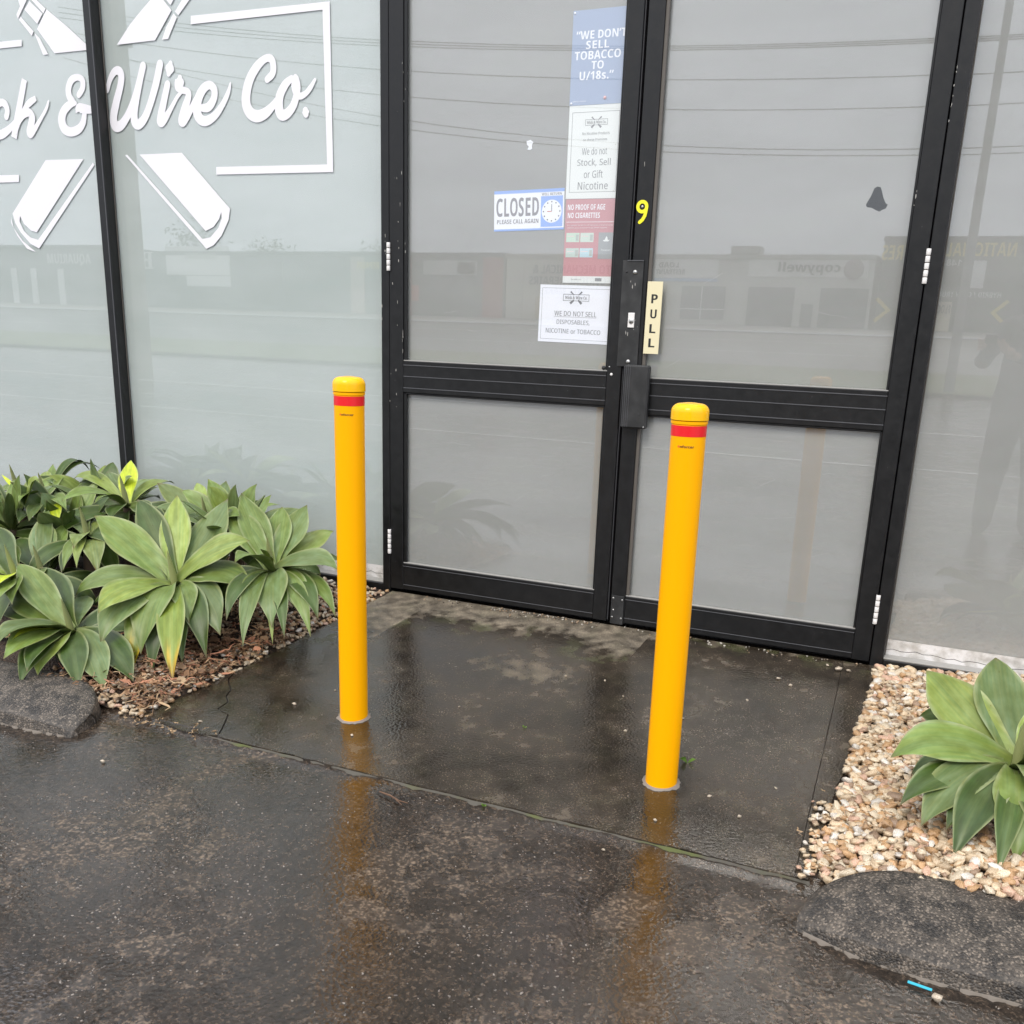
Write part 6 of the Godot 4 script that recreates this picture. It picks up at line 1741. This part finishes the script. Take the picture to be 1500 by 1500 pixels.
# ------------------------------------------------------------------ small loose things
func small_things() -> void:
	rng.seed = 91
	var stones := [stone_mesh(201), stone_mesh(202), stone_mesh(203)]
	var spots := [[-0.319, 0.094, 0.024], [-0.285, 0.09, 0.016], [-0.36, 0.07, 0.014], [-0.45, 0.30, 0.012], [-0.50, 0.26, 0.014], [-0.56, 0.48, 0.010], [-1.19, 0.545, 0.009], [-1.05, 0.525, 0.009], [-0.95, 0.62, 0.008], [-0.86, 0.86, 0.010], [-1.42, 0.92, 0.008], [-1.63, 1.24, 0.010], [-0.52, 1.14, 0.010], [-0.42, 1.21, 0.012], [-0.72, 0.70, 0.009], [-1.93, 1.13, 0.013], [-1.87, 0.98, 0.008], [0.101, 1.745, 0.020], [-2.2, 1.70, 0.012], [-2.13, 1.36, 0.012], [-0.36, 1.02, 0.009], [-0.62, 1.32, 0.010], [-0.70, 1.50, 0.009]]
	for i in spots.size():
		var q: Array = spots[i]
		var o := obj("loose_pebble", stones[i % 3], pebble_mat(Color(0.66, 0.58, 0.48)))
		o.transform = stone_pose(q[0], q[1], gy(q[1]) + q[2] * 0.26, q[2])
		tag(o, "small pale pebble lying loose on the wet paving", "pebble", "loose pebbles on the paving")
	# flakes and grit swept against the foot of the doors
	var poses := []
	var cols := []
	for i in 240:
		var x := rng.randf_range(-2.22, -0.25)
		if rng.randf() < 0.5: x = rng.randf_range(-1.75, -1.25)
		var z := 0.006 + absf(rng.randfn(0.0, 0.03))
		poses.append(stone_pose(x, z, gy(z) + 0.002, rng.randf_range(0.003, 0.010)))
		cols.append([Color(0.60, 0.57, 0.52), Color(0.30, 0.25, 0.20), Color(0.42, 0.30, 0.20), Color(0.12, 0.10, 0.08)][rng.randi() % 4])
	multi("threshold_grit", stones[0], poses, cols, M.pebble, self)
	var tg := get_node("threshold_grit")
	tag(tg, "pale flakes and grit lying along the foot of the glass doors", "grit")
	# cyan scrap at the foot of the kerb
	var k := MB.new()
	k.box(Vector3(-0.024, -0.001, -0.003), Vector3(0.024, 0.001, 0.003), 0.0006)
	var cs := obj("plastic_scrap", k, mat(Color(0.02, 0.36, 0.48), 0.5))
	cs.position = Vector3(0.068, gy(1.72) + 0.006, 1.722)
	cs.rotation = Vector3(0.5, -0.12, -0.03)
	tag(cs, "thin bright cyan plastic scrap against the foot of the kerb", "plastic scrap")
	# weeds
	var wm := mat(Color(0.16, 0.30, 0.04), 0.5)
	for q in [[-0.628, 0.975, 6, 0.022, "small green weed sprouting beside the bollard before the PULL door", "weed"], [-1.075, 1.428, 14, 0.009, "tuft of yellow-green moss in the slab joint", "moss"], [-1.16, 0.965, 4, 0.009, "tiny green seedling in the middle of the slab", "weed"]]:
		var t := thing("weed_sprout" if q[5] == "weed" else "moss_tuft", q[4], q[5], Vector3(q[0], gy(q[1]), q[1]))
		for i in int(q[2]):
			var a := rng.randf() * TAU
			var m := MB.new()
			var d := Vector3(cos(a), 0, sin(a))
			var L: float = q[3] * rng.randf_range(0.6, 1.2)
			var sd := Vector3(-d.z, 0, d.x) * L * 0.12
			var p0 := Vector3(0, -0.002, 0)
			var p1 := d * L * 0.5 + Vector3(0, L * 0.7, 0)
			var p2 := d * L + Vector3(0, L * 0.65, 0)
			m.poly([p0, p1 - sd, p2, p1 + sd], Vector3.UP)
			m.poly([p0 - Vector3(0, 0.0006, 0), p1 - sd - Vector3(0, 0.0006, 0), p2 - Vector3(0, 0.0006, 0), p1 + sd - Vector3(0, 0.0006, 0)], Vector3.DOWN)
			obj("leaf", m, wm, t)
	# dead twig and bits on the asphalt
	var tw := MB.new()
	tw.tube([Vector3(-0.05, 0.006, -0.01), Vector3(-0.01, 0.008, 0.0), Vector3(0.025, 0.006, 0.012), Vector3(0.055, 0.005, 0.012)], [0.0022, 0.0028, 0.002, 0.001], 6)
	tw.tube([Vector3(0.0, 0.007, 0.004), Vector3(0.02, 0.014, 0.022), Vector3(0.045, 0.006, 0.03)], [0.002, 0.0016, 0.001], 6)
	var two := obj("dead_twig", tw, mat(Color(0.13, 0.07, 0.04), 0.8))
	two.position = Vector3(-1.32, gy(1.5), 1.505)
	tag(two, "small dead twig on the asphalt just off the slab joint", "twig")
	# dry shreds blown on to the paving by the kerb end
	var cm := curl_mesh(7, 0.08, 0.004, 1.0)
	var lm := mat(Color(0.40, 0.27, 0.15), 0.8)
	for i in 26:
		var x := rng.randf_range(-2.42, -2.02)
		var z := 1.40 + absf(rng.randfn(0.0, 0.05))
		if i > 20:
			x = rng.randf_range(-0.26, -0.20); z = rng.randf_range(0.95, 1.25)
		var o := obj("dry_leaf_shred", cm, lm)
		o.transform = Transform3D(Basis.from_euler(Vector3(0, rng.randf() * TAU, 0)).scaled(Vector3.ONE * rng.randf_range(0.3, 0.8)), Vector3(x, gy(z) + 0.004, z))
		tag(o, "dry brown leaf shred blown on to the edge of the paving", "dry leaf", "dry leaf shreds on the paving")
